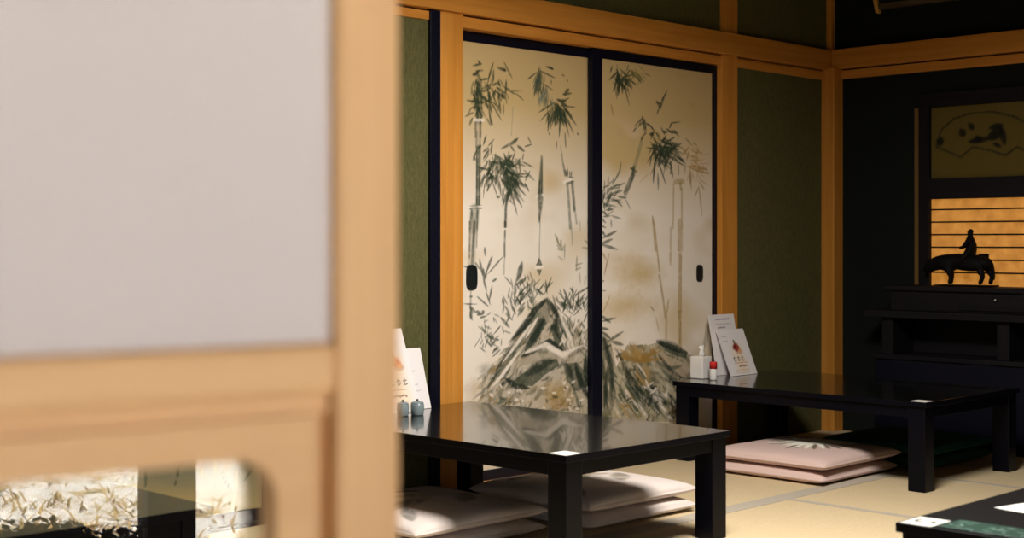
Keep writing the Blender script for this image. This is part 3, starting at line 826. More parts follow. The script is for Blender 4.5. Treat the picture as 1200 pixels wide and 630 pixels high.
# ------------------------------------------------------------------ painted sliding doors
def fusuma(name, x0, x1, y, painter, label, st_l, st_r, pull, nx=250, ps=1.0, base=None):
    """x0..x1 outer width, front face at y (facing -y)"""
    z0, z1 = 0.014, 1.772
    r = empty(name, (x0, y, 0))
    r['kind'] = 'structure'
    r['label'] = label
    W = x1 - x0
    def bx(n, a, b_, c, d):
        bm = B(); box(bm, a, b_, -0.006, 0.020, c, d, bev=0.002); obj(n, bm, M['lacquer_frame'], r)
    if st_l: bx('stile', 0, st_l, z0, z1)
    if st_r: bx('stile', W - st_r, W, z0, z1)
    bx('top_rail', st_l, W - st_r, z1 - 0.040, z1)
    bx('bottom_rail', st_l, W - st_r, z0, z0 + 0.040)
    bm = B(); box(bm, st_l, W - st_r, 0.001, 0.018, z0 + 0.04, z1 - 0.04); obj('core', bm, M['white'], r)
    pw, ph = W - st_l - st_r, z1 - z0 - 0.08
    cv = Canvas(pw, ph, nx, PAPER if base is None else base)
    gold_clouds(cv)
    painter(PanelPainter(cv, x0 + st_l, z0 + 0.04, y))
    o = cv.grid_mesh('painted_paper', lambda U, V: (st_l + U, U * 0, z0 + 0.04 + V), M['pig_paper'], r)
    if pull:
        px, pz = pull
        bm = B()
        n = 20
        hw, hh = 0.030 * ps, 0.050 * ps
        ring = []
        for i in range(32):
            a = 2 * math.pi * i / 32
            c, s_ = math.cos(a), math.sin(a)
            ex = lambda v, h: math.copysign(abs(v) ** 0.55, v) * h
            ring.append((ex(c, hw), ex(s_, hh)))
        V0 = [bm.verts.new((px - x0 + a, -0.0005, pz + b_)) for a, b_ in ring]
        V1 = [bm.verts.new((px - x0 + a * 0.96, -0.005, pz + b_ * 0.97)) for a, b_ in ring]
        V2 = [bm.verts.new((px - x0 + a * 0.78, -0.005, pz + b_ * 0.85)) for a, b_ in ring]
        V3 = [bm.verts.new((px - x0 + a * 0.72, -0.0012, pz + b_ * 0.80)) for a, b_ in ring]
        for A_, C_ in ((V0, V1), (V1, V2), (V2, V3)):
            for i in range(32):
                bm.faces.new((A_[i], A_[(i + 1) % 32], C_[(i + 1) % 32], C_[i]))
        bm.faces.new(V3)
        obj('door_pull', bm, M['iron'], r)
    return r


FY_L, FY_R = 0.062, 0.034
fusuma('door_1', -2.60, -1.745, FY_L, paint_left, 'left painted sliding door with dark bamboo and a jagged rock', 0.02, 0.03, on_wall(552.5, 325, FY_L))
x_r = on_wall(841, 300, FY_R)[0]
fusuma('door_2', on_wall(693, 300, FY_R)[0], x_r, FY_R, paint_right, 'right painted sliding door with ochre bamboo and gold clouds',
       on_wall(704.8, 300, FY_R)[0] - on_wall(693, 300, FY_R)[0], x_r - on_wall(834.3, 300, FY_R)[0], on_wall(819.5, 320, FY_R), ps=0.78)


def paint_reeds(P):
    for k in range(70):
        u, v = random.uniform(0, P.cv.W), random.uniform(0.0, 0.5)
        P.cv.stroke([(u, v), (u + random.uniform(-.06, .06), v + random.uniform(.05, .2))], random.uniform(.004, .012), random.choice([INK, INK2, OCH, OCH2]), 0.8)


fusuma('door_4', -4.50, -3.44, FY_R, paint_reeds, 'painted sliding door seen through the glass pane', 0.03, 0.03, None, 120, base=lin((116, 112, 92)))
fusuma('door_5', -5.50, -4.45, FY_L, paint_reeds, 'painted sliding door behind the paper door', 0.03, 0.03, None, 120, base=lin((116, 112, 92)))

# ------------------------------------------------------------------ foreground paper door
DANG = math.atan2(-0.15694, 0.98761)
DW = 0.88
dr = empty('door_3', (-5.71661, -3.27440, 0), DANG)      # origin at its right-hand edge
dr['kind'] = 'structure'
dr['label'] = 'pale wooden sliding door with white paper above and a glass pane below'
T0, T1 = -0.014, 0.018        # room side is +y, camera side -y


def dpart(name, m_, a, b_, z0, z1, y0=T0, y1=T1, bev=0.004):
    bm = B(); box(bm, a, b_, y0, y1, z0, z1, bev=bev)
    return obj(name, bm, m_, dr)


DZ1 = 1.775
dpart('stile', M['door_z'], -0.0475, 0, 0.012, DZ1, bev=0.006)
dpart('stile', M['door_z'], -DW, -DW + 0.0475, 0.012, DZ1, bev=0.006)
dpart('top_rail', M['door_x'], -DW + 0.0475, -0.0475, DZ1 - 0.05, DZ1)
dpart('middle_rail', M['door_x'], -DW + 0.0475, -0.0475, 0.855, 0.8865, bev=0.005)
dpart('bottom_rail', M['door_x'], -DW + 0.0475, -0.0475, 0.012, 0.09)
dpart('inner_groove', M['door_x'], -DW + 0.0475, -0.0475, 0.8415, 0.855, y0=-0.002, bev=0)
dpart('inner_groove', M['door_z'], -0.061, -0.0475, 0.09, 0.8415, y0=0.004, bev=0)
# paper
bm = B(); box(bm, -DW + 0.0475, -0.0475, -0.004, -0.003, 0.8865, DZ1 - 0.05)
obj('paper', bm, M['shoji'], dr)
for k in range(1, 4):          # lattice on the room side of the paper
    x = -DW + 0.0475 + (DW - 0.095) * k / 4
    dpart('lattice_bar', M['door_z'], x - 0.004, x + 0.004, 0.8865, DZ1 - 0.05, y0=-0.0025, y1=0.012, bev=0)
for k in range(1, 5):
    z = 0.8865 + (DZ1 - 0.05 - 0.8865) * k / 5
    dpart('lattice_bar', M['door_x'], -DW + 0.0475, -0.0475, z - 0.004, z + 0.004, y0=-0.0025, y1=0.012, bev=0)
# lower board with a round-cornered opening
ox0, ox1, oz0, oz1 = -DW + 0.061, -0.061, 0.09, 0.8415
hx0, hx1, hz0, hz1, hr = -DW + 0.09, -0.0885, 0.28, 0.8172, 0.026
inner = []
for cx_, cz_, a0 in ((hx1 - hr, hz1 - hr, 0), (hx0 + hr, hz1 - hr, 90), (hx0 + hr, hz0 + hr, 180), (hx1 - hr, hz0 + hr, 270)):
    for i in range(9):
        a = math.radians(a0 + 90 * i / 8)
        inner.append((cx_ + hr * math.cos(a), cz_ + hr * math.sin(a)))
outer = []
for (a, z) in inner:
    # push each point out to the border rectangle
    i = len(outer) // 9
    j = len(outer) % 9
    corner = [(ox1, oz1), (ox0, oz1), (ox0, oz0), (ox1, oz0)][i]
    if j == 4:
        outer.append(corner)
    elif (j < 4) == (i in (0, 2)):
        outer.append((corner[0], z))
    else:
        outer.append((a, corner[1]))
bm = B()
yf, yb = -0.010, 0.012
ring = lambda pts, y: [bm.verts.new((a, y, z)) for a, z in pts]
OF, IF_, IB, OB = ring(outer, yf), ring(inner, yf), ring(inner, yb), ring(outer, yb)
n = len(inner)
for A_, C_ in ((OF, IF_), (IF_, IB), (IB, OB), (OB, OF)):
    for i in range(n):
        bm.faces.new((A_[i], A_[(i + 1) % n], C_[(i + 1) % n], C_[i]))
obj('lower_board', bm, M['door_x'], dr)
bm = B(); box(bm, hx0 - 0.01, hx1 + 0.01, 0.0122, 0.0152, hz0 - 0.01, hz1 + 0.01)
gp = obj('glass_pane', bm, M['glass'], dr)
gp['label'] = 'clear glass pane reflecting the bright garden'
# floor track and head rail of this door
tr = empty('trim_%d' % (trim_n[0] + 1), (-5.71661, -3.27440, 0), DANG); trim_n[0] += 1
tr['kind'] = 'structure'
tr['label'] = 'wooden track of the paper door'
bm = B(); box(bm, -1.8, 0.02, -0.05, 0.05, 0, 0.012, bev=0.002); obj('floor_track', bm, M['wood_x'], tr)
bm = B(); box(bm, -1.8, 0.02, -0.05, 0.05, DZ1, DZ1 + 0.1, bev=0.002); obj('head_track', bm, M['wood_x'], tr)
bm = B(); box(bm, -1.8, 0.02, -0.03, 0.03, DZ1 + 0.1, ZC); obj('wall_strip', bm, M['plaster'], tr)


# ------------------------------------------------------------------ low tables
TW, TL, TH = 0.784, 1.215, 0.345


def make_table():
    r = empty('low_table')
    w, l = TW, TL
    bm = B(); box(bm, 0, w, 0, l, TH - 0.020, TH, bev=0.0012)
    bm.normal_update()
    for f in bm.faces:
        f.material_index = 0 if f.normal.z > 0.9 else 1
    obj('tabletop', bm, [M['lacquer'], M['lacquer_side']], r)
    e, t = 0.010, 0.022
    for n_, a in (('apron', (e + 0.07, w - e - 0.07, e + 0.004, e + t)), ('apron', (e + 0.07, w - e - 0.07, l - e - t, l - e - 0.004)),
                  ('apron', (e + 0.004, e + t, e + 0.07, l - e - 0.07)), ('apron', (w - e - t, w - e - 0.004, e + 0.07, l - e - 0.07))):
        bm = B(); box(bm, *a, TH - 0.064, TH - 0.020, bev=0.001)
        o = obj(n_, bm, M['lacquer_side'], r)
    q = 0.072
    for sx in (0, 1):
        for sy in (0, 1):
            x = e if sx == 0 else w - e - q
            y = e if sy == 0 else l - e - q
            bm = B(); box(bm, x, x + q, y, y + q, 0, TH - 0.020, bev=0.003); obj('leg', bm, M['lacquer_side'], r)
    return r


def place_table(proto, x, y, label, first=False):
    o = proto if first else copy_tree(proto)
    o.location = (x, y, 0)
    tag(o, label, 'table', 'low black tables')
    return o


t1 = make_table()
place_table(t1, -3.333, -1.240, 'black lacquered low table in front of the painted doors', True)
place_table(t1, -1.372, -1.285, 'black low table by the green wall with the white tissue box on it')
t3 = place_table(t1, -3.543, -3.615, 'black low table at the lower right corner with a green mat on it')
for ch in t3.children:
    if ch.name.startswith('tabletop'):
        ch.data = ch.data.copy(); ch.data.materials[0] = M['dull_black']
place_table(t1, -5.253, -1.190, 'black low table seen through the glass pane of the paper door')


def sticker(x0, x1, y0, y1, label, mark=False):
    z = TH + 0.0002
    bm = B(); box(bm, x0, x1, y0, y1, z, z + 0.0006)
    o = obj('corner_sticker', bm, M['sticker'])
    tag(o, label, 'sticker', 'white stickers on table corners')
    if mark:
        bm = B()
        zz = z + 0.0012
        def seg(a, b_, w=0.006):
            d = Vector((b_[0] - a[0], b_[1] - a[1])); d.normalize(); nn = Vector((-d.y, d.x)) * w / 2
            pts = [(a[0] + nn.x, a[1] + nn.y), (a[0] - nn.x, a[1] - nn.y), (b_[0] - nn.x, b_[1] - nn.y), (b_[0] + nn.x, b_[1] + nn.y)]
            prism(bm, pts, z + 0.0006, zz, 'z')
        cx_, cy_ = (x0 + x1) / 2, (y0 + y1) / 2
        seg((cx_ + 0.018, cy_ + 0.020), (cx_ - 0.006, cy_ + 0.022))
        seg((cx_ - 0.006, cy_ + 0.022), (cx_ - 0.014, cy_ + 0.010))
        seg((cx_ - 0.014, cy_ + 0.010), (cx_ - 0.008, cy_ + 0.002))
        seg((cx_ + 0.006, cy_ - 0.006), (cx_ + 0.010, cy_ - 0.018))
        seg((cx_ + 0.010, cy_ - 0.018), (cx_ - 0.008, cy_ - 0.020))
        obj('mark', bm, M['ink'], o)
    return o


sticker(-3.328, -3.262, -1.235, -1.168, 'white sticker on the near corner of the table before the painted doors')
sticker(-1.366, -1.305, -1.279, -1.215, 'white sticker on the corner of the table beside the pink cushions')
sticker(-3.538, -3.445, -2.480, -2.407, 'white sticker with dark marks on the lower right table', True)

# green mat + white sheet on the near right table
cv = Canvas(0.10, 0.60, 40, lin((22, 62, 52)))
for k in range(150):
    u, v = random.uniform(0, 0.1), random.uniform(0, 0.6)
    a = random.uniform(0, 6.28); r_ = random.uniform(0.01, 0.03)
    cv.stroke([(u, v), (u + r_ * math.cos(a), v + r_ * math.sin(a))], random.uniform(0.003, 0.007), random.choice([lin((70, 110, 100)), lin((120, 150, 140)), lin((12, 40, 34))]), 0.7)
o = cv.grid_mesh('table_mat', lambda U, V: (-3.525 + U, -2.49 - V, TH + 0.0015 + U * 0), M['pig_card'])
so = o.modifiers.new('thick', 'SOLIDIFY'); so.thickness = 0.001; so.offset = -1
tag(o, 'dark green patterned mat strip on the lower right table', 'mat')
bm = B()
pts = [(-3.233, -2.473), (-3.02, -2.52), (-3.08, -2.80), (-3.293, -2.755)]
prism(bm, pts, TH + 0.0003, TH + 0.0013, 'z')
tag(obj('paper_sheet', bm, M['white']), 'white paper sheet lying on the lower right table', 'paper')

# ------------------------------------------------------------------ menu cards
def card(name, x0, x1, y_bot, y_top, z_top, label, picture, lines):
    W = x1 - x0
    H = math.hypot(y_top - y_bot, z_top - TH)
    cv = Canvas(W, H, 90, lin((232, 226, 228)))
    k = W / 0.2
    if picture:
        u0, v0 = W * (0.66 if picture == 'orange' else 0.52), H * 0.60
        # warm gradient block printed under the dish
        for i in range(60):
            v = H * (0.06 + 0.62 * i / 60)
            cv.blob(u0, v, W * 0.30, H * 0.06, lin((240, 205, 150)), 0.10, 1.2, 0.1)
        cv.blob(u0 + 0.012 * k, v0 - 0.020 * k, 0.030 * k, 0.016 * k, lin((200, 165, 145)), 0.9, 3, 0.1)
        cv.blob(u0, v0, 0.030 * k, 0.024 * k, lin((150, 38, 30)) if picture == 'red' else lin((205, 95, 60)), 0.95, 3, 0.4)
        cv.blob(u0 - 0.008 * k, v0 + 0.004 * k, 0.014 * k, 0.012 * k, lin((90, 16, 18)) if picture == 'red' else lin((225, 140, 60)), 0.9, 2, 0.4)
        cv.blob(u0 + 0.018 * k, v0 - 0.016 * k, 0.016 * k, 0.012 * k, lin((225, 160, 110)), 0.9, 2, 0.4)
        cv.blob(u0 - 0.004 * k, v0 + 0.028 * k, 0.009 * k, 0.013 * k, lin((70, 90, 40)), 0.9, 2.5, 0.3)
        # three large characters
        for j in range(3):
            a = W * ((0.48 if picture == 'orange' else 0.33) + 0.15 * j); v = H * 0.36; s_ = 0.011 * k
            ink = lin((70, 50, 40))
            cv.stroke([(a, v + s_), (a - s_ * 0.3, v - s_)], 0.004 * k, ink, 0.95, 'band', 0.0, 0.002)
            cv.stroke([(a - s_ * 0.7, v + s_ * 0.3), (a + s_ * 0.8, v + s_ * 0.45)], 0.0032 * k, ink, 0.95, 'band', 0.0, 0.002)
            cv.stroke([(a + s_ * 0.1, v - s_), (a + s_ * 0.9, v - s_ * 0.7 + 0.5 * s_ * (j % 2))], 0.0036 * k, ink, 0.95, 'band', 0.0, 0.002)
        cv.stroke([(W * 0.28, H * 0.27), (W * 0.78, H * 0.27)], 0.003 * k, lin((190, 120, 70)), 0.9, 'band', 0.1, 0.002)
        for j in range(7):
            cv.stroke([(W * (0.42 + 0.05 * j), H * 0.20), (W * (0.445 + 0.05 * j), H * (0.185 + 0.01 * (j % 3)))], 0.006 * k, lin((120, 60, 45)), 0.9, 'band', 0.2, 0.002)
        for j in range(3):
            cv.stroke([(W * 0.25, H * (0.12 - 0.035 * j)), (W * 0.75, H * (0.12 - 0.035 * j))], 0.0025 * k, lin((170, 140, 110)), 0.6, 'band', 0.5, 0.002)
    for (u0, u1, v, w, c) in lines:
        n_ = max(2, int((u1 - u0) * 22))
        for j in range(n_):
            a = u0 + (u1 - u0) * j / n_
            cv.stroke([(W * a, H * v), (W * (a + 0.6 * (u1 - u0) / n_), H * (v + 0.006 * ((j * 7) % 3 - 1)))], w * k, c, 0.75, 'band', 0.3, 0.002)
    dy, dz = (y_top - y_bot) / H, (z_top - TH) / H
    r = empty(name, (x0, y_bot, TH))
    nz = Vector((0, -dz, dy))
    o = cv.grid_mesh('printed_sheet', lambda U, V: (U, V * dy - 0.0012 * dz + U * 0, V * dz + 0.0012 * dy + 0.001), M['pig_card'], r)
    bm = B()
    v = [bm.verts.new((a, b_ * dy + c * dz, b_ * dz - c * dy + 0.001)) for a in (0, W) for b_ in (0, H) for c in (0, 0.003)]
    for q in ((0, 1, 3, 2), (4, 6, 7, 5), (0, 4, 5, 1), (2, 3, 7, 6), (0, 2, 6, 4), (1, 5, 7, 3)):
        bm.faces.new([v[i] for i in q])
    obj('card_board', bm, M['white'], r)
    # easel leg behind
    bm = B()
    y1 = (y_top - y_bot) * 0.55
    yb_ = (y_top - y_bot) * 0.62 + 0.008
    prism(bm, [(y1 + 0.004, 0.55 * (z_top - TH)), (y1 + 0.006, 0.55 * (z_top - TH)), (yb_, 0.0), (yb_ - 0.002, 0.0)], W * 0.4, W * 0.6, 'x')
    obj('easel_back', bm, M['white'], r)
    tag(r, label, 'menu card', 'menu cards on the tables')
    return r


TXT = lin((120, 110, 125))
card('menu_card', -3.10, -2.897, -0.135, -0.022, 0.636, 'tall white menu card with an orange fruit dish, beside the two small pots', 'orange',
     [(0.62, 0.74, 0.93, 0.006, TXT), (0.5, 0.85, 0.84, 0.003, TXT), (0.55, 0.8, 0.80, 0.003, TXT)])
card('menu_card', -2.972, -2.812, -0.092, -0.030, 0.562, 'plain white menu card behind the fruit menu, against the black strip', None,
     [(0.55, 0.72, 0.62, 0.004, TXT), (0.6, 0.75, 0.40, 0.003, TXT), (0.5, 0.8, 0.30, 0.003, TXT)])
card('menu_card', -1.045, -0.853, -0.068, -0.018, 0.618, 'taller white menu card with small print, rear one of the pair against the orange post', None,
     [(0.25, 0.8, 0.92, 0.006, lin((110, 80, 130))), (0.2, 0.85, 0.84, 0.003, TXT), (0.3, 0.6, 0.78, 0.007, TXT), (0.2, 0.8, 0.72, 0.003, TXT)])
card('menu_card', -1.030, -0.828, -0.135, -0.052, 0.549, 'white menu card with a red fruit dish on the dark table by the green wall', 'red',
     [(0.1, 0.3, 0.85, 0.003, TXT), (0.1, 0.3, 0.75, 0.003, TXT)])

# ------------------------------------------------------------------ tissue box, bottle, pots
r = empty('tissue_box', (-1.222, -0.120, TH + 0.0005))
bm = B(); box(bm, 0, 0.066, 0, 0.070, 0, 0.098, bev=0.004); obj('box_body', bm, M['white_plastic'], r)
bm = B()
ln = []
for (hw, z, sh) in ((0.020, 0.098, 0), (0.014, 0.112, 0.002), (0.008, 0.124, 0.004), (0.018, 0.134, 0.007), (0.010, 0.146, 0.012)):
    ln.append([bm.verts.new((0.033 + sh + a * hw, 0.035 + 0.006 * math.sin(3 * a + 8 * z * 10), z + 0.003 * math.cos(5 * a))) for a in np.linspace(-1, 1, 9)])
for a, b_ in zip(ln, ln[1:]):
    for i in range(8):
        f = bm.faces.new((a[i], a[i + 1], b_[i + 1], b_[i])); f.smooth = True
o = obj('tissue', bm, M['tissue'], r)
so = o.modifiers.new('thick', 'SOLIDIFY'); so.thickness = 0.004
tag(r, 'small white tissue box on the dark table by the green wall', 'tissue box')

r = empty('shaker_bottle', (-1.213, -0.172, TH + 0.0005))
bm = B(); lathe(bm, [(0, 0), (0.015, 0), (0.0165, 0.003), (0.0165, 0.044), (0.014, 0.050), (0.013, 0.052), (0, 0.052)]); obj('bottle_body', bm, M['white_plastic'], r)
bm = B(); lathe(bm, [(0.0, 0.050), (0.017, 0.050), (0.0172, 0.074), (0.0155, 0.080), (0, 0.081)]); obj('cap', bm, M['red'], r)
tag(r, 'small bottle with a red cap beside the white tissue box', 'bottle')


def pot(x, y, s, h, label):
    r = empty('condiment_pot', (x, y, TH + 0.0005))
    bm = B(); lathe(bm, [(0, 0), (0.019 * s, 0), (0.0205 * s, 0.003), (0.0215 * s, 0.020), (0.0215 * s, h - 0.004), (0.0205 * s, h), (0, h)]); obj('pot_body', bm, M['pot'], r)
    bm = B(); lathe(bm, [(0, h), (0.0205 * s, h), (0.020 * s, h + 0.004), (0.010 * s, h + 0.008), (0, h + 0.009)]); l_ = obj('lid', bm, M['pot'], r)
    bm = B(); lathe(bm, [(0, h + 0.008), (0.003, h + 0.009), (0.005, h + 0.013), (0.003, h + 0.016), (0, h + 0.017)], n=14); obj('knob', bm, M['pot_knob'], l_)
    tag(r, label, 'pot', 'small lidded pots on the table')


pot(-3.037, -0.195, 0.98, 0.040, 'small grey lidded pot next to the wooden door edge')
pot(-2.985, -0.212, 1.10, 0.040, 'blue-grey lidded pot in front of the plain white menu card')


# ------------------------------------------------------------------ floor cushions
def cushion(cx, cy, z, w, d, h, rz, label, group, cloth='pig_cloth', pattern=None, base=(0.6, 0.5, 0.48), sag=0.0):
    n = 90 if pattern else 44
    N = n
    u = np.linspace(-1, 1, N); u = np.sign(u) * (1 - (1 - np.abs(u)) ** 1.35)
    U, V = np.meshgrid(u, u)
    prof = (np.clip(1 - np.abs(U) ** 9, 0, 1) ** 0.5) * (np.clip(1 - np.abs(V) ** 9, 0, 1) ** 0.5) * (0.80 + 0.20 * (1 - U ** 2) * (1 - V ** 2))
    lump = 0.12 * (vnoise(N, N, 4, 4) - 0.5) + 0.05 * (vnoise(N, N, 10, 10) - 0.5)
    pin = 1 - 0.045 * (1 - np.abs(V) ** 2) * np.abs(U) ** 6
    pin2 = 1 - 0.045 * (1 - np.abs(U) ** 2) * np.abs(V) ** 6
    X = U * w / 2 * pin
    Y = V * d / 2 * pin2
    seam = h * 0.42
    Zt = seam + (h - seam) * prof * (1 + lump) - sag * (U * 0.5 + V * 0.5) ** 2 * 0
    Zb = seam - seam * np.clip(prof * 1.15, 0, 1)
    cv = Canvas(2, 2, N, base)
    if pattern:
        pattern(cv)
    col = np.clip(cv.c.reshape(-1, 3), 0, 1)
    co = np.concatenate([np.stack([X, Y, Zt], -1).reshape(-1, 3), np.stack([X, Y, Zb], -1).reshape(-1, 3)])
    idx = np.arange(N * N).reshape(N, N)
    qt = np.stack([idx[:-1, :-1], idx[:-1, 1:], idx[1:, 1:], idx[1:, :-1]], -1).reshape(-1, 4)
    qb = qt[:, ::-1] + N * N
    rim = np.concatenate([idx[0, :], idx[1:, -1], idx[-1, -2::-1], idx[-2:0:-1, 0]])
    nx_ = np.roll(rim, -1)
    qs = np.stack([rim + N * N, nx_ + N * N, nx_, rim], -1)
    q = np.concatenate([qt, qb, qs])
    me = bpy.data.meshes.new('floor_cushion')
    me.from_pydata(co.tolist(), [], q.tolist())
    at = me.color_attributes.new('pigment', 'FLOAT_COLOR', 'POINT')
    rgba = np.ones((len(co), 4)); rgba[:len(col), :3] = col; rgba[len(col):, :3] = np.array(base)
    at.data.foreach_set('color', rgba.ravel())
    me.polygons.foreach_set('use_smooth', np.ones(len(q), bool))
    me.materials.append(M[cloth])
    o = bpy.data.objects.new('floor_cushion', me)
    COL.objects.link(o)
    o.location = (cx, cy, z)
    o.rotation_euler = (0, 0, rz)
    tag(o, label, 'cushion', group)
    return o


def pat_burst(cv):
    """white flower burst and table shade painted as a dark smudge"""
    cx, cy = 1.25, 1.02
    for k in range(22):
        a = 6.283 * k / 22 + random.uniform(-.1, .1); r0 = random.uniform(0.2, 0.3); r1 = random.uniform(0.5, 0.72)
        cv.stroke([(cx + r0 * math.cos(a), cy + r0 * math.sin(a)), (cx + r1 * math.cos(a), cy + r1 * math.sin(a))], 0.06, lin((84, 80, 60)), 0.85, 'leaf', 0.1)
    for k in range(40):
        a = random.uniform(0, 6.28); r_ = random.uniform(0.3, 0.62)
        cv.stroke([(cx, cy), (cx + r_ * math.cos(a), cy + r_ * math.sin(a))], 0.07, lin((244, 240, 228)), 0.95, 'leaf', 0.05)
    for k in range(14):  # dark smudge on the right: the table's shade put into the cloth colour
        a = random.uniform(-0.8, 0.9)
        cv.stroke([(1.62, 0.62), (1.62 + 0.5 * math.cos(a), 0.62 + 0.5 * math.sin(a))], 0.14, lin((84, 76, 74)), 0.75, 'leaf', 0.3)


def pat_leaf(cv):
    for (x, y, a, r_, w_) in ((0.5, 0.9, 0.3, 0.7, 0.22), (0.9, 1.3, -0.5, 0.6, 0.16), (1.2, 0.7, 0.7, 0.5, 0.2), (0.4, 1.5, 0.1, 0.5, 0.14), (1.3, 1.4, 2.4, 0.5, 0.15), (0.3, 0.4, 0.9, 0.6, 0.16)):
        cv.stroke([(x, y), (x + r_ * math.cos(a), y + r_ * math.sin(a))], w_, random.choice([lin((112, 106, 88)), lin((92, 92, 84)), lin((140, 120, 80))]), 0.75, 'leaf', 0.4)
    for k in range(24):
        a = random.uniform(0, 6.28)
        cv.stroke([(1.0, 1.1), (1.0 + .6 * math.cos(a), 1.1 + .6 * math.sin(a))], 0.035, lin((200, 190, 178)), 0.7, 'leaf', 0.2)


PINK = (0.62, 0.46, 0.43)
WARM = (0.66, 0.58, 0.56)
G1, G2, G3, G4 = 'pink cushions by the dark table', 'pale cushions under the black table', 'pale cushions in front of the black table', 'dark green cushions'
cushion(-1.245, -0.655, 0.001, 0.57, 0.56, 0.058, 0.0, 'pink floor cushion at the bottom of the pink stack on the mats', G1, base=PINK)
cushion(-1.240, -0.660, 0.053, 0.58, 0.57, 0.062, 0.0, 'pink floor cushion with a white flower, topmost of the pink stack', G1, pattern=pat_burst, base=PINK)
cushion(-2.545, -0.600, 0.001, 0.57, 0.57, 0.058, 0.0, 'pale floor cushion at the bottom of the stack under the black table', G2, base=WARM)
cushion(-2.540, -0.595, 0.053, 0.58, 0.57, 0.064, 0.0, 'pale floor cushion with grey leaves, topmost of the stack under the black table', G2, pattern=pat_leaf, base=WARM)
cushion(-3.215, -0.495, 0.001, 0.58, 0.57, 0.056, 0.0, 'pale floor cushion below another, nearest the paper door', G3, base=WARM)
cushion(-3.205, -0.490, 0.051, 0.58, 0.58, 0.060, 0.0, 'pale floor cushion with grey leaf pattern, nearest the paper door', G3, pattern=pat_leaf, base=WARM)
cushion(-0.600, -0.760, 0.001, 0.56, 0.56, 0.056, 0.0, 'dark green floor cushion at the bottom, behind the leg of the dark table', G4, 'zabuton_green')
cushion(-0.595, -0.765, 0.051, 0.56, 0.56, 0.058, 0.0, 'dark green floor cushion on top, behind the leg of the dark table', G4, 'zabuton_green')

# ------------------------------------------------------------------ lit window in the right wall
r = empty('window_1', (0, 0, 0))
r['kind'] = 'structure'
r['label'] = 'small window glowing orange behind dark bars, with a fan picture above'
Y0, Y1 = -0.556, -1.95       # opening, from the corner side outwards
def wpart(n_, m_, y0, y1, z0, z1, x0=-0.012, x1=0.02, bev=0.002):
    bm = B(); box(bm, x0, x1, y0, y1, z0, z1, bev=bev); return obj(n_, bm, m_, r)
wpart('jamb', M['dark_z'], -0.500, Y0, 0.70, 1.668)
wpart('jamb', M['dark_z'], Y1, Y1 - 0.055, 0.70, 1.668)
wpart('head', M['dark_y'], Y0, Y1, 1.60, 1.668)
wpart('middle_rail', M['dark_y'], Y0, Y1, 1.158, 1.256)
o = wpart('outer_strip', M['old_z'], -0.470, -0.496, 0.745, 1.60, x0=0.004); o['label'] = 'thin light wood strip'
# fan picture panel
pw, ph = Y0 - Y1, 1.60 - 1.256
cv = Canvas(pw, ph, 220, lin((92, 78, 32)))
def fp(px, py):
    y, z = on_side(px, py, 0.012)
    return Y0 - y, z - 1.256
fan = [(1097, 172), (1103, 152), (1118, 139), (1140, 132), (1165, 131), (1190, 137), (1212, 150), (1224, 166), (1206, 178), (1192, 172), (1178, 182), (1160, 176), (1140, 172), (1126, 184), (1112, 178), (1097, 172)]
cv.stroke([fp(*q) for q in fan], 0.009, lin((30, 28, 18)), 0.85, 'band', 0.3)
for q in ((1126, 152, 1130, 160, .04), (1136, 145, 1141, 152, .03), (1136, 166, 1160, 162, .03), (1158, 162, 1176, 152, .05), (1172, 148, 1178, 170, .035), (1160, 150, 1176, 146, .03), (1164, 168, 1174, 172, .02), (1099, 165, 1106, 167, .045), (1144, 160, 1150, 166, .03)):
    cv.stroke([fp(q[0], q[1]), fp(q[2], q[3])], q[4] * 1.0, lin((10, 12, 12)), 0.95, 'leaf', 0.1)
cv.grid_mesh('fan_picture', lambda U, V: (0.012 + U * 0, Y0 - U, 1.256 + V), M['pig_paper'], r)
bm = B(); box(bm, 0.014, 0.018, Y0, Y1, 0.745, 1.16); obj('window_paper', bm, M['lit_paper'], r)
for k in range(6):
    py = 245.5 + 14.64 * k
    z = on_side(1095, py, 0.008)[1]
    wpart('bar', M['dark_y'], Y0, Y1, z - 0.0035, z + 0.0035, x0=0.004, x1=0.0135, bev=0)

# ------------------------------------------------------------------ dark sideboard under the window
r = empty('sideboard', (0, 0, 0))
def spart(n_, m_, x0, x1, y0, y1, z0, z1, parent=None, bev=0.003):
    bm = B(); box(bm, x0, x1, y0, y1, z0, z1, bev=bev); return obj(n_, bm, m_, parent or r)
spart('top_board', M['dark_y'], -0.20, 0.018, -0.42, -2.3, 0.722, 0.745)
spart('upper_drawer_case', M['dark_y'], -0.185, 0.018, -0.45, -2.28, 0.628, 0.722)
spart('shelf_board', M['dark_y'], -0.245, 0.018, -0.34, -2.4, 0.595, 0.628)
spart('back_board', M['dark_y'], -0.02, 0.018, -0.40, -2.35, 0.42, 0.595)
for y in (-0.42, -1.0, -1.6, -2.3):
    spart('divider', M['dark_z'], -0.215, -0.02, y, y - 0.06, 0.42, 0.595)
spart('lower_board', M['dark_y'], -0.235, 0.018, -0.38, -2.36, 0.398, 0.42)
spart('lower_case', M['lacquer_frame'], -0.225, 0.018, -0.39, -2.35, 0.0, 0.398)
d_ = spart('drawer', M['dark_y'], -0.192, -0.185, -0.80, -1.35, 0.638, 0.712)
bm = B()
bmesh.ops.create_uvsphere(bm, u_segments=14, v_segments=8, radius=0.007, matrix=Matrix.Translation((-0.199, -0.985, 0.690)))
o = obj('drawer_knob', bm, M['metal'], d_); o['label'] = 'small shiny knob'
tag(r, 'long dark wooden sideboard under the lit window', 'sideboard')

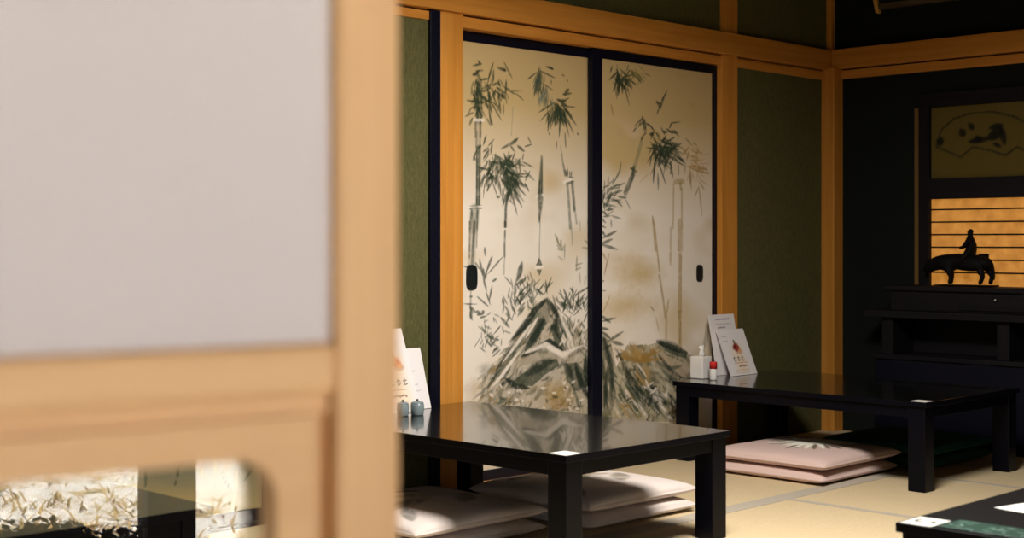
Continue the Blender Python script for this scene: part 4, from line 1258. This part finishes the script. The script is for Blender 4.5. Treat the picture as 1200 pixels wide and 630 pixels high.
# ------------------------------------------------------------------ ox with rider
def skin_obj(name, verts, edges, radii, m_, parent=None, levels=2, root=0):
    me = bpy.data.meshes.new(name)
    me.from_pydata(verts, edges, [])
    o = bpy.data.objects.new(name, me)
    COL.objects.link(o)
    me.materials.append(m_)
    sk = o.modifiers.new('skin', 'SKIN')
    for i, rr in enumerate(radii):
        rr = rr if isinstance(rr, tuple) else (rr, rr)
        me.skin_vertices[0].data[i].radius = rr
    me.skin_vertices[0].data[root].use_root = True
    sb = o.modifiers.new('sub', 'SUBSURF')
    sb.levels = sb.render_levels = levels
    sk.use_smooth_shade = True
    if parent:
        o.parent = parent
    return o


# the ox faces +y (towards the corner); local y along the body, z up, metres at figurine size
OXZ = 0.7465
oy, _ = on_side(1130, 333, -0.07)
r = empty('ox_figurine', (-0.07, oy, OXZ))
V_ = [(0, 0.00, .112), (0, 0.07, .114), (0, 0.115, .112), (0, 0.150, .100), (0, 0.185, .082), (0, 0.208, .066),   # body, neck, head, muzzle
      (0, -0.07, .116), (0, -0.118, .112),                                                                          # back, rump
      (.028, 0.085, .075), (.030, 0.078, .040), (.030, 0.085, .008),
      (-.028, 0.065, .075), (-.030, 0.050, .042), (-.030, 0.060, .008),
      (.028, -0.105, .080), (.030, -0.124, .046), (.030, -0.112, .008),
      (-.028, -0.090, .080), (-.030, -0.108, .046), (-.030, -0.090, .008),
      (0, -0.138, .100), (0.004, -0.146, .060), (0.004, -0.142, .030),
      (.022, 0.160, .118), (.040, 0.176, .128), (-.022, 0.160, .118), (-.040, 0.176, .128)]
E_ = [(0, 1), (1, 2), (2, 3), (3, 4), (4, 5), (0, 6), (6, 7), (1, 8), (8, 9), (9, 10), (1, 11), (11, 12), (12, 13), (7, 14), (14, 15), (15, 16), (6, 17), (17, 18), (18, 19), (7, 20), (20, 21), (21, 22), (3, 23), (23, 24), (3, 25), (25, 26)]
R_ = [.042, .042, .038, .030, .022, .016, .040, .034, .020, .011, .011, .020, .011, .011, .022, .011, .011, .022, .011, .011, .008, .005, .007, .008, .004, .008, .004]
skin_obj('ox_body', V_, E_, R_, M['backlit_figure'], r)
bm = B()
PV = [(0, -0.035, .150), (0, -0.040, .185), (0, -0.036, .215), (0, -0.030, .236), (0, -0.028, .252),
      (.036, -0.02, .140), (.044, 0.0, .108), (-.036, -0.02, .140), (-.044, 0.0, .108),
      (.026, -0.028, .208), (.030, -0.006, .184), (.016, 0.022, .186), (-.026, -0.028, .208), (-.030, -0.008, .180), (-.012, 0.018, .180), (0, -0.040, .266)]
PE = [(0, 1), (1, 2), (2, 3), (3, 4), (0, 5), (5, 6), (0, 7), (7, 8), (2, 9), (9, 10), (10, 11), (2, 12), (12, 13), (13, 14), (4, 15)]
PR = [.026, .024, .020, .010, .017, .016, .009, .016, .009, .011, .009, .006, .011, .009, .006, .010]
skin_obj('rider', PV, PE, PR, M['backlit_figure'], r)
bm = B(); box(bm, -0.05, 0.05, -0.15, 0.13, 0.0, 0.006, bev=0.002); obj('base_plate', bm, M['backlit_figure'], r)
tag(r, 'dark figurine of a rider on an ox in front of the orange window', 'figurine')

# ------------------------------------------------------------------ framed tablet high on the right wall
r = empty('hanging_frame', (0, 0, 0))
fy0, fy1 = -0.312, -1.55
zb, zt, xb, xt = 2.083, 2.40, -0.075, -0.20
def tilt(bm):
    for v in bm.verts:
        t = (v.co.z - zb) / (zt - zb)
        v.co.x += (xt - xb) * t
def fpart(n_, m_, x0, x1, y0, y1, z0, z1):
    bm = B(); box(bm, x0, x1, y0, y1, z0, z1, bev=0.003); tilt(bm); return obj(n_, bm, m_, r)
o = fpart('gilt_stile', M['gold'], xb - 0.02, xb + 0.01, fy0, fy0 - 0.018, zb - 0.012, zt); o['label'] = 'gilt end of the frame'
fpart('gilt_stile', M['gold'], xb - 0.02, xb + 0.01, fy1, fy1 + 0.018, zb - 0.012, zt)
fpart('bottom_rail', M['brown'], xb - 0.012, xb + 0.01, fy0 - 0.018, fy1 + 0.018, zb + 0.003, zb + 0.030)
fpart('top_rail', M['brown'], xb - 0.012, xb + 0.01, fy0 - 0.018, fy1 + 0.018, zt - 0.030, zt)
fpart('board', M['green_dark'], xb - 0.002, xb + 0.006, fy0 - 0.018, fy1 + 0.018, zb + 0.030, zt - 0.030)
bm = B(); box(bm, -0.10, 0.02, fy0 - 0.15, fy0 - 0.17, zb + 0.10, zb + 0.12); obj('wall_hook', bm, M['iron'], r)
bm = B(); box(bm, -0.10, 0.02, fy1 + 0.17, fy1 + 0.15, zb + 0.10, zb + 0.12); obj('wall_hook', bm, M['iron'], r)
tag(r, 'framed tablet hung high on the dark right wall with a gilt end', 'picture frame')

# ------------------------------------------------------------------ garden outside, seen mirrored in the pane
GZ = -0.42
bm = B()
N = 60
gx = np.linspace(-16, 6, N); gy = np.linspace(-20, YW - 0.15, N)
hz = vnoise(N, N, 14, 14) * 0.10
vs = [[bm.verts.new((gx[i], gy[j], GZ + hz[j, i])) for i in range(N)] for j in range(N)]
for j in range(N - 1):
    for i in range(N - 1):
        f = bm.faces.new((vs[j][i], vs[j][i + 1], vs[j + 1][i + 1], vs[j + 1][i])); f.smooth = True
o = obj('ground', bm, M['gravel']); o['kind'] = 'structure'; o['label'] = 'bright pale garden ground'
bm = B()
for k in range(200):
    cx_, cy_ = random.uniform(-6.6, -3.8), random.uniform(-12, -7.5)
    for q in range(22):
        a = random.uniform(0, 6.28); h = random.uniform(0.02, 0.10); ll = random.uniform(0.05, 0.22)
        x, y = cx_ + random.gauss(0, .08), cy_ + random.gauss(0, .08)
        w_ = 0.008
        dx_, dy_ = math.cos(a) * ll, math.sin(a) * ll
        px_, py_ = -math.sin(a) * w_, math.cos(a) * w_
        p0 = bm.verts.new((x - px_, y - py_, GZ)); p1 = bm.verts.new((x + px_, y + py_, GZ))
        p2 = bm.verts.new((x + dx_ * .5 + px_ * .8, y + dy_ * .5 + py_ * .8, GZ + h * .7)); p3 = bm.verts.new((x + dx_ * .5 - px_ * .8, y + dy_ * .5 - py_ * .8, GZ + h * .7))
        p4 = bm.verts.new((x + dx_, y + dy_, GZ + h))
        bm.faces.new((p0, p1, p2, p3)); bm.faces.new((p3, p2, p4))
o = obj('dry_grass', bm, M['dry_grass']); tag(o, 'dry ochre grass in the bright garden', 'grass', kind='stuff')


def leafy(name, label, n, xs, ys, top):
    bm = B()
    for k in range(n):
        x, y = random.uniform(*xs), random.uniform(*ys)
        z = random.uniform(GZ + 0.02, top(x))
        a, e_ = random.uniform(0, 6.28), random.uniform(-0.6, 0.9); s_ = 0.024
        d1 = Vector((math.cos(a) * math.cos(e_), math.sin(a) * math.cos(e_), math.sin(e_))) * s_
        d2 = Vector((-math.sin(a), math.cos(a), 0)) * s_ * 0.5
        c = Vector((x, y, z))
        bm.faces.new([bm.verts.new(c - d1), bm.verts.new(c + d2), bm.verts.new(c + d1), bm.verts.new(c - d2)])
    x0, x1 = xs; n = 40
    for yy in (ys[0] + 0.04, ys[1] - 0.04):          # dense twiggy core
        lo = [bm.verts.new((x0 + (x1 - x0) * i / n, yy, GZ)) for i in range(n + 1)]
        hi = [bm.verts.new((x0 + (x1 - x0) * i / n, yy, max(GZ + 0.01, top(x0 + (x1 - x0) * i / n) - 0.03))) for i in range(n + 1)]
        for i in range(n):
            bm.faces.new((lo[i], lo[i + 1], hi[i + 1], hi[i]))
    o = obj(name, bm, M['hedge']); tag(o, label, 'hedge', kind='stuff')


leafy('clipped_hedge', 'low dark clipped hedge outside the corridor window', 7000, (-6.4, -5.10), (-6.74, -6.58), lambda x: min(0.30, 0.100 + (-5.13 - x) * 0.17) + 0.010 * math.sin(x * 22))
leafy('dark_shrub', 'dark shrub beyond the corridor window post', 2500, (-4.66, -4.3), (-6.95, -6.6), lambda x: 0.0 + max(0, x + 4.70) * 2.6)

# ------------------------------------------------------------------ light: overcast sky, sun on the garden
w = bpy.data.worlds.new('sky'); S.world = w
w.use_nodes = True
bg = w.node_tree.nodes['Background']
bg.inputs['Color'].default_value = (0.95, 0.97, 1.0, 1)
bg.inputs['Strength'].default_value = 2.95
sun = bpy.data.lights.new('sun', 'SUN'); so_ = bpy.data.objects.new('sun', sun); COL.objects.link(so_)
sun.energy = 46; sun.angle = math.radians(3); sun.color = (1.0, 0.95, 0.86)
so_.rotation_euler = (math.radians(-13), math.radians(6), 0)
for k, (x0, x1) in enumerate(((-7.5, -6.45), (-6.35, -5.21), (-5.1, -3.75))):
    pl = bpy.data.lights.new('window_portal', 'AREA'); po = bpy.data.objects.new('window_portal', pl); COL.objects.link(po)
    pl.shape = 'RECTANGLE'; pl.size = x1 - x0; pl.size_y = 1.9
    pl.cycles.is_portal = True
    po.location = ((x0 + x1) / 2, YW + 0.03, 1.05)
    po.rotation_euler = (math.radians(90), 0, 0)       # faces +y, into the room

# shaded ceiling lamp hanging over the middle of the room
ll = bpy.data.lights.new('pendant_lamp', 'AREA'); lo = bpy.data.objects.new('pendant_lamp', ll); COL.objects.link(lo)
ll.shape = 'DISK'; ll.size = 0.8; ll.energy = 102; ll.color = (1.0, 0.945, 0.84); ll.spread = math.radians(169)
lo.location = (-3.1, -1.80, 2.2)

# ------------------------------------------------------------------ view
vs_ = S.view_settings
vs_.view_transform = 'Standard'; vs_.look = 'None'; vs_.gamma = 1.0; vs_.use_curve_mapping = False
vs_.exposure = 0.0
cy_s = S.cycles
cy_s.use_denoising = True
cy_s.max_bounces = 10; cy_s.diffuse_bounces = 6; cy_s.glossy_bounces = 5; cy_s.transparent_max_bounces = 16
cy_s.sample_clamp_indirect = 25.0
